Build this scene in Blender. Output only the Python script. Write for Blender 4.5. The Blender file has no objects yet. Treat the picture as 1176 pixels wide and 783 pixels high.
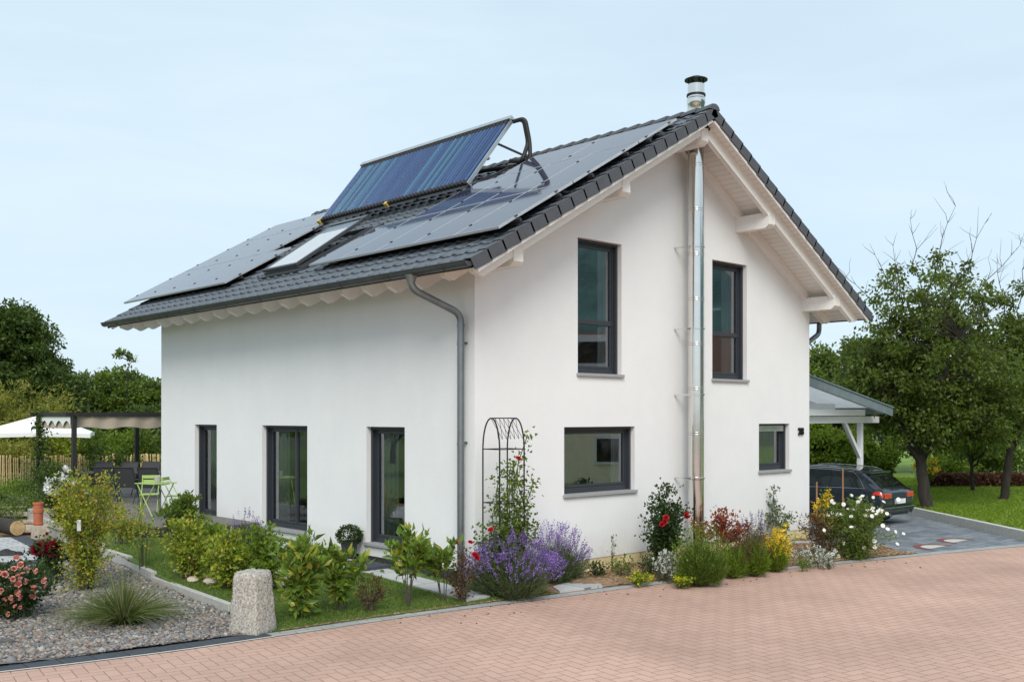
import bpy, bmesh, math, random
import numpy as np
from mathutils import Vector, Matrix
R = math.radians
rng = np.random.default_rng(7); random.seed(7)
sc = bpy.context.scene
C = sc.collection
# ---------------------------------------------------------------- camera and measuring helpers (house axes: X along gable wall, Y along eaves)
CAM = np.array([-11.51, -13.33, 2.4]); FR = np.array([.7325, -.6807, 0]); FF = np.array([.6807, .7325, 0]); FPX = 1172.
def spot(px, depth):
    p = CAM + FF*depth + FR*((px-588)/FPX*depth); return float(p[0]), float(p[1])
def at(px, py, z):
    d = FR*(px-588)/FPX + FF - np.array([0, 0, 1.])*(py-478)/FPX
    p = CAM + d*((z-CAM[2])/d[2]); return float(p[0]), float(p[1]), z
def dep(x, y): return float((np.array([x, y, 2.4])-CAM) @ FF)
# ---------------------------------------------------------------- materials
MT = {}
def nt(name):
    m = bpy.data.materials.new(name); m.use_nodes = True; n = m.node_tree; n.nodes.clear(); MT[name] = m
    return m, n.nodes, n.links
def N(ns, t, **k):
    n = ns.new(t)
    for a, v in k.items():
        if a.startswith('i_'): n.inputs[a[2:].replace('_', ' ')].default_value = v
        else: setattr(n, a, v)
    return n
def c4(c): return (c[0], c[1], c[2], 1)
def mat(name, col, rough=.6, metal=0, var=.12, scale=4., bump=0, bscale=60., col2=None, coat=0, spec=.5, stretch=None):
    m, ns, l = nt(name)
    out = N(ns, 'ShaderNodeOutputMaterial'); p = N(ns, 'ShaderNodeBsdfPrincipled'); l.new(p.outputs[0], out.inputs[0])
    p.inputs['Roughness'].default_value = rough; p.inputs['Metallic'].default_value = metal
    p.inputs['Coat Weight'].default_value = coat; p.inputs['Specular IOR Level'].default_value = spec
    tc = N(ns, 'ShaderNodeTexCoord'); src = tc.outputs['Object']
    if stretch:
        mp = N(ns, 'ShaderNodeMapping'); mp.inputs['Scale'].default_value = stretch; l.new(src, mp.inputs[0]); src = mp.outputs[0]
    nz = N(ns, 'ShaderNodeTexNoise'); nz.inputs['Scale'].default_value = scale; nz.inputs['Detail'].default_value = 6; nz.inputs['Roughness'].default_value = .65
    l.new(src, nz.inputs['Vector'])
    r = N(ns, 'ShaderNodeValToRGB'); l.new(nz.outputs['Fac'], r.inputs[0])
    a = [max(0, v*(1-var)) for v in col]; b = [min(1, v*(1+var)) for v in (col2 or col)]
    r.color_ramp.elements[0].position = .3; r.color_ramp.elements[1].position = .7
    r.color_ramp.elements[0].color = c4(a); r.color_ramp.elements[1].color = c4(b)
    l.new(r.outputs[0], p.inputs['Base Color'])
    if bump:
        n2 = N(ns, 'ShaderNodeTexNoise'); n2.inputs['Scale'].default_value = bscale; n2.inputs['Detail'].default_value = 4; l.new(src, n2.inputs['Vector'])
        bp = N(ns, 'ShaderNodeBump'); bp.inputs['Strength'].default_value = bump; bp.inputs['Distance'].default_value = .01
        l.new(n2.outputs['Fac'], bp.inputs['Height']); l.new(bp.outputs[0], p.inputs['Normal'])
    return m
def leafmat(name, a, b, c=None, trans=.35, rough=.45):
    m, ns, l = nt(name)
    out = N(ns, 'ShaderNodeOutputMaterial'); p = N(ns, 'ShaderNodeBsdfPrincipled'); t = N(ns, 'ShaderNodeBsdfTranslucent'); mx = N(ns, 'ShaderNodeMixShader')
    p.inputs['Roughness'].default_value = rough; p.inputs['Specular IOR Level'].default_value = .35
    g = N(ns, 'ShaderNodeNewGeometry'); r = N(ns, 'ShaderNodeValToRGB'); l.new(g.outputs['Random Per Island'], r.inputs[0])
    r.color_ramp.elements[0].color = c4(a); r.color_ramp.elements[1].color = c4(b)
    if c:
        r.color_ramp.elements[1].position = .8; e = r.color_ramp.elements.new(1.); e.color = c4(c); e2 = r.color_ramp.elements.new(.86); e2.color = c4(c)
    l.new(r.outputs[0], p.inputs['Base Color'])
    hs = N(ns, 'ShaderNodeHueSaturation'); hs.inputs['Value'].default_value = 1.5; hs.inputs['Hue'].default_value = .485; l.new(r.outputs[0], hs.inputs['Color']); l.new(hs.outputs[0], t.inputs[0])
    mx.inputs[0].default_value = trans; l.new(p.outputs[0], mx.inputs[1]); l.new(t.outputs[0], mx.inputs[2]); l.new(mx.outputs[0], out.inputs[0])
    return m
def islandmat(name, cols, rough=.8, pos=None):
    m, ns, l = nt(name)
    out = N(ns, 'ShaderNodeOutputMaterial'); p = N(ns, 'ShaderNodeBsdfPrincipled'); l.new(p.outputs[0], out.inputs[0]); p.inputs['Roughness'].default_value = rough
    g = N(ns, 'ShaderNodeNewGeometry'); r = N(ns, 'ShaderNodeValToRGB'); l.new(g.outputs['Random Per Island'], r.inputs[0])
    el = r.color_ramp.elements
    for i, c in enumerate(cols):
        q = (pos[i] if pos else i/(len(cols)-1))
        if i == 0: el[0].color = c4(c); el[0].position = q
        elif i == len(cols)-1: el[-1].color = c4(c); el[-1].position = q
        else: e = el.new(q); e.color = c4(c)
    nz = N(ns, 'ShaderNodeTexNoise'); nz.inputs['Scale'].default_value = 30; tc = N(ns, 'ShaderNodeTexCoord'); l.new(tc.outputs['Object'], nz.inputs['Vector'])
    mr = N(ns, 'ShaderNodeMapRange'); mr.inputs['To Min'].default_value = .75; mr.inputs['To Max'].default_value = 1.2; l.new(nz.outputs['Fac'], mr.inputs[0])
    mx = N(ns, 'ShaderNodeVectorMath', operation='SCALE'); l.new(r.outputs[0], mx.inputs[0]); l.new(mr.outputs[0], mx.inputs['Scale'])
    l.new(mx.outputs[0], p.inputs['Base Color'])
    return m
def glassmat(name, tint=(.75, .85, .85), ior=1.9, rough=0.0):
    m, ns, l = nt(name)
    out = N(ns, 'ShaderNodeOutputMaterial'); t = N(ns, 'ShaderNodeBsdfTransparent'); g = N(ns, 'ShaderNodeBsdfGlossy'); mx = N(ns, 'ShaderNodeMixShader'); f = N(ns, 'ShaderNodeFresnel')
    f.inputs[0].default_value = ior; t.inputs[0].default_value = c4(tint); g.inputs['Roughness'].default_value = rough; g.inputs['Color'].default_value = (.92, .96, 1, 1)
    l.new(f.outputs[0], mx.inputs[0]); l.new(t.outputs[0], mx.inputs[1]); l.new(g.outputs[0], mx.inputs[2]); l.new(mx.outputs[0], out.inputs[0])
    return m
def brickmat(name, c1, c2, mortar, w, h, rot=0, ms=.006, rough=.8, bump=.3, offset=.5, third=None):
    m, ns, l = nt(name)
    out = N(ns, 'ShaderNodeOutputMaterial'); p = N(ns, 'ShaderNodeBsdfPrincipled'); l.new(p.outputs[0], out.inputs[0]); p.inputs['Roughness'].default_value = rough
    tc = N(ns, 'ShaderNodeTexCoord'); mp = N(ns, 'ShaderNodeMapping'); mp.inputs['Rotation'].default_value = (0, 0, rot); l.new(tc.outputs['Object'], mp.inputs[0])
    b = N(ns, 'ShaderNodeTexBrick'); b.offset = offset
    b.inputs['Scale'].default_value = 1; b.inputs['Brick Width'].default_value = w; b.inputs['Row Height'].default_value = h; b.inputs['Mortar Size'].default_value = ms
    b.inputs['Color1'].default_value = c4(c1); b.inputs['Color2'].default_value = c4(c2); b.inputs['Mortar'].default_value = c4(mortar); b.inputs['Mortar Smooth'].default_value = .3
    l.new(mp.outputs[0], b.inputs['Vector'])
    nz = N(ns, 'ShaderNodeTexNoise'); nz.inputs['Scale'].default_value = 25; nz.inputs['Detail'].default_value = 8; l.new(tc.outputs['Object'], nz.inputs['Vector'])
    mr = N(ns, 'ShaderNodeMapRange'); mr.inputs['To Min'].default_value = .8; mr.inputs['To Max'].default_value = 1.2; l.new(nz.outputs['Fac'], mr.inputs[0])
    mx = N(ns, 'ShaderNodeVectorMath', operation='SCALE'); l.new(b.outputs['Color'], mx.inputs[0]); l.new(mr.outputs[0], mx.inputs['Scale']); l.new(mx.outputs[0], p.inputs['Base Color'])
    bp = N(ns, 'ShaderNodeBump', invert=True); bp.inputs['Strength'].default_value = bump; bp.inputs['Distance'].default_value = .01; l.new(b.outputs['Fac'], bp.inputs['Height']); l.new(bp.outputs[0], p.inputs['Normal'])
    return m
def herringbone(name, ca, cb, joint, cell, rot):
    m, ns, l = nt(name)
    out = N(ns, 'ShaderNodeOutputMaterial'); p = N(ns, 'ShaderNodeBsdfPrincipled'); l.new(p.outputs[0], out.inputs[0]); p.inputs['Roughness'].default_value = .85
    tc = N(ns, 'ShaderNodeTexCoord'); mp = N(ns, 'ShaderNodeMapping'); mp.inputs['Rotation'].default_value = (0, 0, rot); mp.inputs['Scale'].default_value = (1/cell,)*3
    l.new(tc.outputs['Object'], mp.inputs[0]); sp = N(ns, 'ShaderNodeSeparateXYZ')
    wn = N(ns, 'ShaderNodeTexNoise'); wn.inputs['Scale'].default_value = 1.1; l.new(mp.outputs[0], wn.inputs['Vector'])
    wa = N(ns, 'ShaderNodeVectorMath', operation='MULTIPLY_ADD'); wa.inputs[1].default_value = (.07, .07, 0); l.new(wn.outputs['Color'], wa.inputs[0]); l.new(mp.outputs[0], wa.inputs[2]); l.new(wa.outputs[0], sp.inputs[0])
    def M(op, a, b=None, c=None):
        n = N(ns, 'ShaderNodeMath', operation=op)
        for i, v in enumerate((a, b, c)):
            if v is None: continue
            if isinstance(v, (int, float)): n.inputs[i].default_value = v
            else: l.new(v, n.inputs[i])
        return n.outputs[0]
    i, j = M('FLOOR', sp.outputs[0]), M('FLOOR', sp.outputs[1]); u, v = M('SUBTRACT', sp.outputs[0], i), M('SUBTRACT', sp.outputs[1], j)
    mm = M('FLOORED_MODULO', M('SUBTRACT', i, j), 4.)
    is_ = lambda k: M('COMPARE', mm, float(k), .5)
    m0, m1, m2, m3 = is_(0), is_(1), is_(2), is_(3)
    big = 9.
    dl = M('ADD', u, M('MULTIPLY', m1, big)); dr = M('ADD', M('SUBTRACT', 1., u), M('MULTIPLY', m0, big))
    db = M('ADD', v, M('MULTIPLY', m2, big)); dt = M('ADD', M('SUBTRACT', 1., v), M('MULTIPLY', m3, big))
    d = M('MINIMUM', M('MINIMUM', dl, dr), M('MINIMUM', db, dt))
    j_ = N(ns, 'ShaderNodeMapRange', interpolation_type='SMOOTHSTEP'); j_.inputs['From Min'].default_value = .015; j_.inputs['From Max'].default_value = .05; l.new(d, j_.inputs[0])
    cb_ = N(ns, 'ShaderNodeCombineXYZ'); l.new(M('SUBTRACT', i, m1), cb_.inputs[0]); l.new(M('SUBTRACT', j, m2), cb_.inputs[1])
    w = N(ns, 'ShaderNodeTexWhiteNoise'); l.new(cb_.outputs[0], w.inputs[0])
    r = N(ns, 'ShaderNodeMixRGB'); r.inputs[1].default_value = c4(ca); r.inputs[2].default_value = c4(cb); l.new(w.outputs[0], r.inputs[0])
    nz = N(ns, 'ShaderNodeTexNoise'); nz.inputs['Scale'].default_value = 90; nz.inputs['Detail'].default_value = 3; l.new(tc.outputs['Object'], nz.inputs['Vector'])
    n2 = N(ns, 'ShaderNodeTexNoise'); n2.inputs['Scale'].default_value = .45; n2.inputs['Detail'].default_value = 6; l.new(tc.outputs['Object'], n2.inputs['Vector'])
    s1 = N(ns, 'ShaderNodeMapRange'); s1.inputs['From Min'].default_value = .3; s1.inputs['From Max'].default_value = .7; s1.inputs['To Min'].default_value = .82; s1.inputs['To Max'].default_value = 1.16; l.new(nz.outputs[0], s1.inputs[0])
    s2 = N(ns, 'ShaderNodeMapRange'); s2.inputs['From Min'].default_value = .3; s2.inputs['From Max'].default_value = .7; s2.inputs['To Min'].default_value = .80; s2.inputs['To Max'].default_value = 1.12; l.new(n2.outputs[0], s2.inputs[0])
    k = M('MULTIPLY', s1.outputs[0], s2.outputs[0])
    sc_ = N(ns, 'ShaderNodeVectorMath', operation='SCALE'); l.new(r.outputs[0], sc_.inputs[0]); l.new(k, sc_.inputs['Scale'])
    jm = N(ns, 'ShaderNodeMixRGB'); jm.inputs[1].default_value = c4(joint); l.new(j_.outputs[0], jm.inputs[0]); l.new(sc_.outputs[0], jm.inputs[2]); l.new(jm.outputs[0], p.inputs['Base Color'])
    bp = N(ns, 'ShaderNodeBump'); bp.inputs['Strength'].default_value = .35; bp.inputs['Distance'].default_value = .01
    l.new(M('ADD', j_.outputs[0], M('MULTIPLY', nz.outputs[0], .3)), bp.inputs['Height']); l.new(bp.outputs[0], p.inputs['Normal'])
    return m
# ---------------------------------------------------------------- mesh helpers
def link(o, parent=None):
    C.objects.link(o)
    if parent: o.parent = parent
    return o
def tag(o, label=None, cat=None, group=None, kind=None):
    if label: o['label'] = label
    if cat: o['category'] = cat
    if group: o['group'] = group
    if kind: o['kind'] = kind
    return o
def empty(name, loc=(0, 0, 0), rz=0, **k):
    o = bpy.data.objects.new(name, None); o.location = loc; o.rotation_euler.z = rz; C.objects.link(o); return tag(o, **k)
def npmesh(name, V, F, m, parent=None, smooth=False, loc=None):
    V = np.asarray(V, dtype=np.float32).reshape(-1, 3); F = np.asarray(F, dtype=np.int32); k = F.shape[1]
    me = bpy.data.meshes.new(name); me.vertices.add(len(V)); me.vertices.foreach_set('co', V.ravel())
    me.loops.add(F.size); me.loops.foreach_set('vertex_index', F.ravel()); me.polygons.add(len(F))
    me.polygons.foreach_set('loop_start', np.arange(0, F.size, k, dtype=np.int32))
    if smooth: me.polygons.foreach_set('use_smooth', np.ones(len(F), dtype=bool))
    me.update(); me.validate(); me.materials.append(MT[m] if isinstance(m, str) else m)
    o = bpy.data.objects.new(name, me)
    if loc is not None: o.location = loc
    return link(o, parent)
class MB:
    def __init__(s): s.v = []; s.f = []; s.mi = []
    def add(s, v, f, mi=0):
        b = len(s.v); s.v += [tuple(map(float, q)) for q in v]; s.f += [tuple(b+i for i in q) for q in f]; s.mi += [mi]*len(f); return s
    def box(s, x0, y0, z0, x1, y1, z1, mi=0):
        return s.add([(x0,y0,z0),(x1,y0,z0),(x1,y1,z0),(x0,y1,z0),(x0,y0,z1),(x1,y0,z1),(x1,y1,z1),(x0,y1,z1)],
              [(0,3,2,1),(4,5,6,7),(0,1,5,4),(1,2,6,5),(2,3,7,6),(3,0,4,7)], mi)
    def bar(s, a, b, w, h, up=(0, 0, 1), mi=0):   # rectangular bar from a to b, w sideways, h along up
        a, b, up = Vector(a), Vector(b), Vector(up); d = (b-a).normalized(); sd = d.cross(up)
        if sd.length < 1e-4: sd = d.cross(Vector((1, 0, 0)))
        sd.normalize(); u = sd.cross(d).normalized(); sd *= w/2; u *= h/2
        return s.add([a-sd-u, a+sd-u, a+sd+u, a-sd+u, b-sd-u, b+sd-u, b+sd+u, b-sd+u], [(0,1,2,3),(7,6,5,4),(1,0,4,5),(2,1,5,6),(3,2,6,7),(0,3,7,4)], mi)
    def tube(s, pts, r, n=8, mi=0, cap=True, closed=False):
        pts = [Vector(p) for p in pts]; rs = r if hasattr(r, '__len__') else [r]*len(pts); b = len(s.v); m = len(pts); ref = None
        for i, p in enumerate(pts):
            d = (pts[min(i+1, m-1)]-pts[max(i-1, 0)])
            d = d.normalized() if d.length > 1e-9 else Vector((0, 0, 1))
            if ref is None: ref = d.orthogonal().normalized()
            ref = (ref-d*ref.dot(d)); ref = ref.normalized() if ref.length > 1e-6 else d.orthogonal().normalized()
            q = d.cross(ref)
            for k in range(n):
                a = 2*math.pi*k/n; s.v.append(tuple(p+(ref*math.cos(a)+q*math.sin(a))*rs[i]))
        for i in range(m-1):
            for k in range(n): s.f.append((b+i*n+k, b+i*n+(k+1) % n, b+(i+1)*n+(k+1) % n, b+(i+1)*n+k)); s.mi.append(mi)
        if cap:
            s.f.append(tuple(b+k for k in reversed(range(n)))); s.f.append(tuple(b+(m-1)*n+k for k in range(n))); s.mi += [mi, mi]
        return s
    def lathe(s, prof, n=16, c=(0, 0, 0), mi=0):   # prof (r,z)
        b = len(s.v); m = len(prof)
        for r, z in prof:
            for k in range(n): a = 2*math.pi*k/n; s.v.append((c[0]+r*math.cos(a), c[1]+r*math.sin(a), c[2]+z))
        for i in range(m-1):
            for k in range(n): s.f.append((b+i*n+k, b+i*n+(k+1) % n, b+(i+1)*n+(k+1) % n, b+(i+1)*n+k)); s.mi.append(mi)
        s.f.append(tuple(b+k for k in reversed(range(n)))); s.f.append(tuple(b+(m-1)*n+k for k in range(n))); s.mi += [mi, mi]
        return s
    def build(s, name, m, parent=None, smooth=False, bevel=0, loc=None, seg=2):
        me = bpy.data.meshes.new(name); me.from_pydata(s.v, [], s.f); me.update()
        for mm in (m if isinstance(m, (list, tuple)) else [m]): me.materials.append(MT[mm])
        me.polygons.foreach_set('material_index', s.mi)
        if smooth: me.polygons.foreach_set('use_smooth', [True]*len(me.polygons))
        o = bpy.data.objects.new(name, me)
        if loc is not None: o.location = loc
        link(o, parent)
        if smooth: me.set_sharp_from_angle(angle=R(40))
        if bevel:
            b = o.modifiers.new('bevel', 'BEVEL'); b.width = bevel; b.segments = seg; b.limit_method = 'ANGLE'; b.angle_limit = R(35)
        return o
def kids(o): return [c for c in C.objects if c.parent == o]
def copy_tree(o, parent=None, label=None, loc=None, rz=None):
    ks = kids(o); c = o.copy(); C.objects.link(c); c.parent = parent
    if label: c['label'] = label
    if loc is not None: c.location = loc
    if rz is not None: c.rotation_euler.z = rz
    for k in ks: copy_tree(k, c)
    return c
def unit(a): return a/np.maximum(np.linalg.norm(a, axis=-1, keepdims=True), 1e-9)
def leaf_geo(P, D, L, W, fold=.25, curl=.15):
    """one folded diamond leaf (2 quads sharing a midrib) per point"""
    n = len(P); D = unit(D); rnd = rng.normal(size=(n, 3)); S = unit(np.cross(D, rnd)); U = np.cross(S, D)
    L = np.broadcast_to(L, (n,))[:, None]; W = np.broadcast_to(W, (n,))[:, None]
    tip = P+D*L-U*L*curl; mid = P+D*L*.45
    V = np.stack([P, mid+S*W*.5+U*W*fold, tip, mid-S*W*.5+U*W*fold, mid], 1)
    b = np.arange(n)[:, None]*5
    F = np.concatenate([b+np.array([[0, 1, 2, 4]]), b+np.array([[0, 4, 2, 3]])], 0)
    return V.reshape(-1, 3), F
def leaf_quad(P, D, L, W):
    n = len(P); D = unit(D); S = unit(np.cross(D, rng.normal(size=(n, 3)))); U = np.cross(S, D)
    L = np.broadcast_to(L, (n,))[:, None]; W = np.broadcast_to(W, (n,))[:, None]; mid = P+D*L*.45+U*W*.18
    V = np.stack([P, mid+S*W*.5, P+D*L, mid-S*W*.5], 1); b = np.arange(n)[:, None]*4
    return V.reshape(-1, 3), b+np.array([[0, 1, 2, 3]])
def blade_geo(P, D, H, W, droop=.5, seg=3):
    """ribbon blades starting at P towards D, bending down"""
    n = len(P); D = unit(D); S = unit(np.cross(D, rng.normal(size=(n, 3)))); H = np.broadcast_to(H, (n,))[:, None]; W = np.broadcast_to(W, (n,))[:, None]
    hor = D.copy(); hor[:, 2] = 0; rows = []
    dr = np.broadcast_to(droop, (n,))[:, None]
    for i in range(seg+1):
        t = i/seg; p = P+D*H*t+hor*H*dr*t*t*.6; p[:, 2:] -= (H*dr*t*t*.55)
        w = W*(1-t*.92)*.5; rows += [p-S*w, p+S*w]
    V = np.stack(rows, 1); b = np.arange(n)[:, None]*(2*seg+2)
    F = np.concatenate([b+np.array([[2*i, 2*i+1, 2*i+3, 2*i+2]]) for i in range(seg)], 0)
    return V.reshape(-1, 3), F
def sph(n):
    return unit(rng.normal(size=(n, 3)))
# ---------------------------------------------------------------- palette
mat('render_white', (.80, .805, .81), .9, var=.02, scale=.8, bump=.25, bscale=90)
mat('reveal_white', (.76, .76, .75), .9, var=.02, bump=.1)
mat('timber_white', (.83, .82, .79), .55, var=.03, scale=3)
mat('soffit_white', (.78, .76, .71), .6, var=.02)
mat('tile_anthracite', (.075, .086, .102), .38, var=.25, scale=2.2, bump=.12, bscale=30, spec=.6)
mat('verge_anthracite', (.075, .078, .088), .5, var=.12, scale=5, bump=.05)
mat('underlay', (.015, .015, .016), .9)
mat('zinc', (.22, .24, .25), .42, metal=.75, var=.12, scale=3)
mat('zinc_dark', (.10, .105, .11), .42, metal=.6, var=.15, scale=3)
mat('steel', (.72, .70, .67), .13, metal=1, var=.05, scale=1.5, bump=.04, bscale=6)
mat('black_metal', (.02, .02, .022), .45, metal=.5)
mat('frame_anthracite', (.035, .041, .05), .42, var=.05)
mat('sill_stone', (.33, .335, .34), .6, var=.08, scale=20, bump=.05)
mat('interior', (.62, .60, .56), .9); mat('interior_floor', (.22, .15, .09), .6)
mat('curtain', (.88, .90, .92), .9, var=.03)
mat('plinth_yellow', (.62, .48, .20), .9, var=.25, scale=3, bump=.3, col2=(.68, .58, .36)); mat('plinth_dark', (.035, .036, .04), .8, var=.2)
mat('pv_frame', (.55, .56, .58), .4, metal=.35); mat('pv_edge', (.03, .03, .035), .5)
mat('alu', (.55, .56, .57), .38, metal=.9); mat('reflector', (.07, .09, .13), .4, metal=.5)
mat('rubber', (.018, .017, .017), .7); mat('brass', (.55, .40, .10), .5)
mat('concrete', (.42, .41, .38), .9, var=.15, scale=14, bump=.25, bscale=80); mat('concrete_light', (.52, .51, .47), .9, var=.1, scale=10, bump=.2)
mat('granite', (.30, .25, .20), .9, var=.6, scale=34, bump=1., bscale=45, col2=(.40, .38, .34))
mat('kerb_grey', (.27, .29, .30), .9, var=.15, scale=16, bump=.2); mat('anthracite_paver', (.045, .052, .065), .75, var=.25, scale=16, bump=.2)
mat('soil', (.19, .125, .075), .95, var=.4, scale=12, bump=.8, bscale=30, col2=(.26, .17, .10)); mat('gravel_base', (.16, .15, .14), .95, var=.4, scale=40, bump=.8, bscale=60)
mat('turf', (.060, .10, .016), .95, var=.35, scale=9, bump=.6, bscale=60, col2=(.085, .14, .02)); mat('turf_bright', (.10, .17, .014), .95, var=.3, scale=1.3, bump=.5, bscale=30, col2=(.16, .25, .022))
mat('field', (.06, .09, .025), .95, var=.4, scale=.6)
mat('bark', (.034, .028, .023), .95, var=.45, scale=8, bump=.9, bscale=25, stretch=(1, 1, .3)); mat('twig', (.085, .07, .055), .9, var=.3); mat('stem_green', (.07, .09, .03), .8, var=.3)
mat('deck', (.16, .15, .14), .8, var=.25, scale=6, stretch=(1, 8, 1)); mat('dark_wood', (.022, .02, .019), .6)
mat('paling', (.52, .36, .16), .85, var=.25, scale=7, col2=(.66, .50, .28)); mat('old_plank', (.42, .29, .18), .85, var=.3, scale=5, col2=(.46, .42, .36), stretch=(1, 6, 1), bump=.3); mat('log_wood', (.42, .27, .12), .8, var=.3, scale=9, col2=(.50, .36, .19))
mat('terracotta', (.42, .12, .055), .6, var=.15); mat('fabric_sand', (.50, .42, .33), .9, var=.06); mat('fabric_white', (.82, .82, .82), .9, var=.02)
mat('mesh_fabric', (.045, .045, .05), .7, var=.1); mat('chair_metal', (.03, .03, .033), .5); mat('lime_paint', (.36, .50, .13), .5, var=.08)
mat('car_paint', (.022, .030, .042), .22, metal=.4, var=.05, coat=1); mat('car_glass', (.010, .014, .014), .03, spec=.9, coat=1); mat('car_trim', (.012, .012, .013), .5); mat('chrome', (.75, .75, .76), .15, metal=1)
mat('tail_red', (.45, .012, .01), .15, coat=1, var=.3, scale=12, col2=(.6, .05, .02)); mat('plate_white', (.75, .76, .78), .4); mat('plate_blue', (.02, .07, .35), .4)
mat('carport_white', (.82, .82, .83), .6, var=.03); mat('carport_fascia', (.17, .21, .23), .5, var=.12, scale=5); mat('carport_sheet', (.78, .80, .82), .5)
mat('ring_clay', (.20, .06, .045), .85, var=.25, scale=20, bump=.3)
mat('hill_forest_hazed', (.05, .105, .12), 1, var=.45, scale=.06, col2=(.07, .14, .13)); mat('house_beige', (.86, .79, .60), .9, var=.03); mat('asphalt', (.07, .07, .075), .9)  # forested hills carry bluish distance haze in their base colour
mat('pot_dark', (.03, .03, .034), .5); mat('limestone', (.52, .44, .36), .9, var=.3, scale=8, bump=.4)
mat('petal_yellow', (.75, .48, .03), .6, var=.2); mat('petal_red', (.55, .015, .03), .55, var=.3, scale=20); mat('petal_dark', (.22, .004, .022), .6, var=.4, scale=20); mat('petal_white', (.82, .82, .80), .6, var=.05)
mat('petal_pink', (.62, .10, .12), .6, var=.2, scale=14, col2=(.80, .50, .38)); mat('stake', (.30, .16, .07), .8, var=.2)
islandmat('slate_chips', [(.07, .07, .075), (.22, .21, .20), (.13, .12, .12), (.32, .26, .20), (.17, .17, .185), (.40, .38, .35), (.24, .13, .08)])
islandmat('bark_chips', [(.16, .09, .045), (.34, .22, .12), (.24, .14, .075), (.42, .31, .19)])
L = leafmat
L('leaf_cherry', (.050, .085, .014), (.16, .215, .036), trans=.5); L('leaf_dark', (.030, .060, .011), (.10, .15, .026), trans=.4); L('leaf_mid', (.060, .11, .015), (.17, .24, .038), trans=.4); L('leaf_bright', (.09, .16, .014), (.20, .29, .03), trans=.4)
L('leaf_lime', (.13, .20, .018), (.31, .38, .04), (.42, .38, .05)); L('leaf_yellow', (.12, .19, .020), (.36, .40, .03), (.48, .33, .05)); L('leaf_laurel', (.075, .145, .022), (.20, .31, .05), (.36, .36, .05), rough=.3)
L('leaf_rose', (.018, .045, .010), (.05, .09, .02)); L('leaf_grey', (.085, .12, .05), (.15, .19, .085)); L('leaf_red', (.20, .04, .022), (.34, .11, .045)); L('leaf_bronze', (.07, .05, .018), (.15, .075, .03)); L('leaf_bamboo', (.16, .19, .02), (.34, .32, .06))
L('blade_green', (.06, .12, .014), (.16, .25, .035), (.27, .28, .10)); L('blade_tuft', (.06, .10, .018), (.15, .20, .045), (.36, .34, .20)); L('blade_bright', (.11, .19, .012), (.20, .31, .02), (.27, .34, .04))
L('lavender', (.13, .07, .27), (.29, .17, .48), (.40, .28, .60)); L('lavender_blue', (.12, .12, .27), (.25, .26, .42)); L('white_bloom', (.60, .60, .58), (.8, .8, .78)); L('yellow_bloom', (.6, .42, .02), (.85, .60, .03)); L('lime_bloom', (.45, .45, .02), (.65, .6, .03)); L('pink_bud', (.6, .2, .12), (.75, .4, .3))
glassmat('window_glass', tint=(.93, .97, .97), ior=3.0); glassmat('skylight_glass', tint=(.98, .99, 1), ior=1.45)
STREET_ROT = R(10)
herringbone('street_pavers', (.505, .322, .250), (.545, .352, .277), (.21, .13, .10), .155, STREET_ROT)
brickmat('drive_pavers', (.13, .15, .18), (.24, .26, .28), (.05, .05, .055), .34, .23, rot=R(0), ms=.008)
brickmat('slab_pavers', (.40, .41, .42), (.48, .48, .48), (.16, .16, .16), .6, .6, rot=R(0), ms=.01)
brickmat('yard_pavers', (.36, .37, .38), (.52, .52, .52), (.14, .14, .14), .34, .17, rot=R(0), ms=.01)
brickmat('kerb_pavers', (.33, .345, .34), (.39, .40, .39), (.15, .155, .15), .4, .16, rot=R(10), ms=.008, offset=.5)
# PV cell material: dark blue monocrystalline glass with fine busbars
def pvmat():
    m, ns, l = nt('pv_cells'); out = N(ns, 'ShaderNodeOutputMaterial'); p = N(ns, 'ShaderNodeBsdfPrincipled'); l.new(p.outputs[0], out.inputs[0])
    p.inputs['Roughness'].default_value = .05; p.inputs['Specular IOR Level'].default_value = .24; p.inputs['Coat Weight'].default_value = 0; p.inputs['Coat Roughness'].default_value = .12
    tc = N(ns, 'ShaderNodeTexCoord'); b = N(ns, 'ShaderNodeTexBrick'); b.offset = 0; b.inputs['Scale'].default_value = 1; b.inputs['Brick Width'].default_value = .19; b.inputs['Row Height'].default_value = .19; b.inputs['Mortar Size'].default_value = .003
    b.inputs['Color1'].default_value = (.030, .033, .062, 1); b.inputs['Color2'].default_value = (.036, .039, .070, 1); b.inputs['Mortar'].default_value = (.09, .10, .13, 1)
    l.new(tc.outputs['Object'], b.inputs['Vector']); l.new(b.outputs['Color'], p.inputs['Base Color'])
pvmat()
def boardmat():
    m, ns, l = nt('soffit_boards'); out = N(ns, 'ShaderNodeOutputMaterial'); p = N(ns, 'ShaderNodeBsdfPrincipled'); l.new(p.outputs[0], out.inputs[0]); p.inputs['Roughness'].default_value = .6
    tc = N(ns, 'ShaderNodeTexCoord'); b = N(ns, 'ShaderNodeTexBrick'); b.offset = 0; b.inputs['Scale'].default_value = 1; b.inputs['Brick Width'].default_value = .13; b.inputs['Row Height'].default_value = 50; b.inputs['Mortar Size'].default_value = .006
    b.inputs['Color1'].default_value = (.82, .80, .76, 1); b.inputs['Color2'].default_value = (.80, .78, .74, 1); b.inputs['Mortar'].default_value = (.55, .53, .48, 1)
    mp = N(ns, 'ShaderNodeMapping'); mp.inputs['Location'].default_value = (0, 25, 0); l.new(tc.outputs['Object'], mp.inputs[0]); l.new(mp.outputs[0], b.inputs['Vector']); l.new(b.outputs['Color'], p.inputs['Base Color'])
boardmat()
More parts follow.
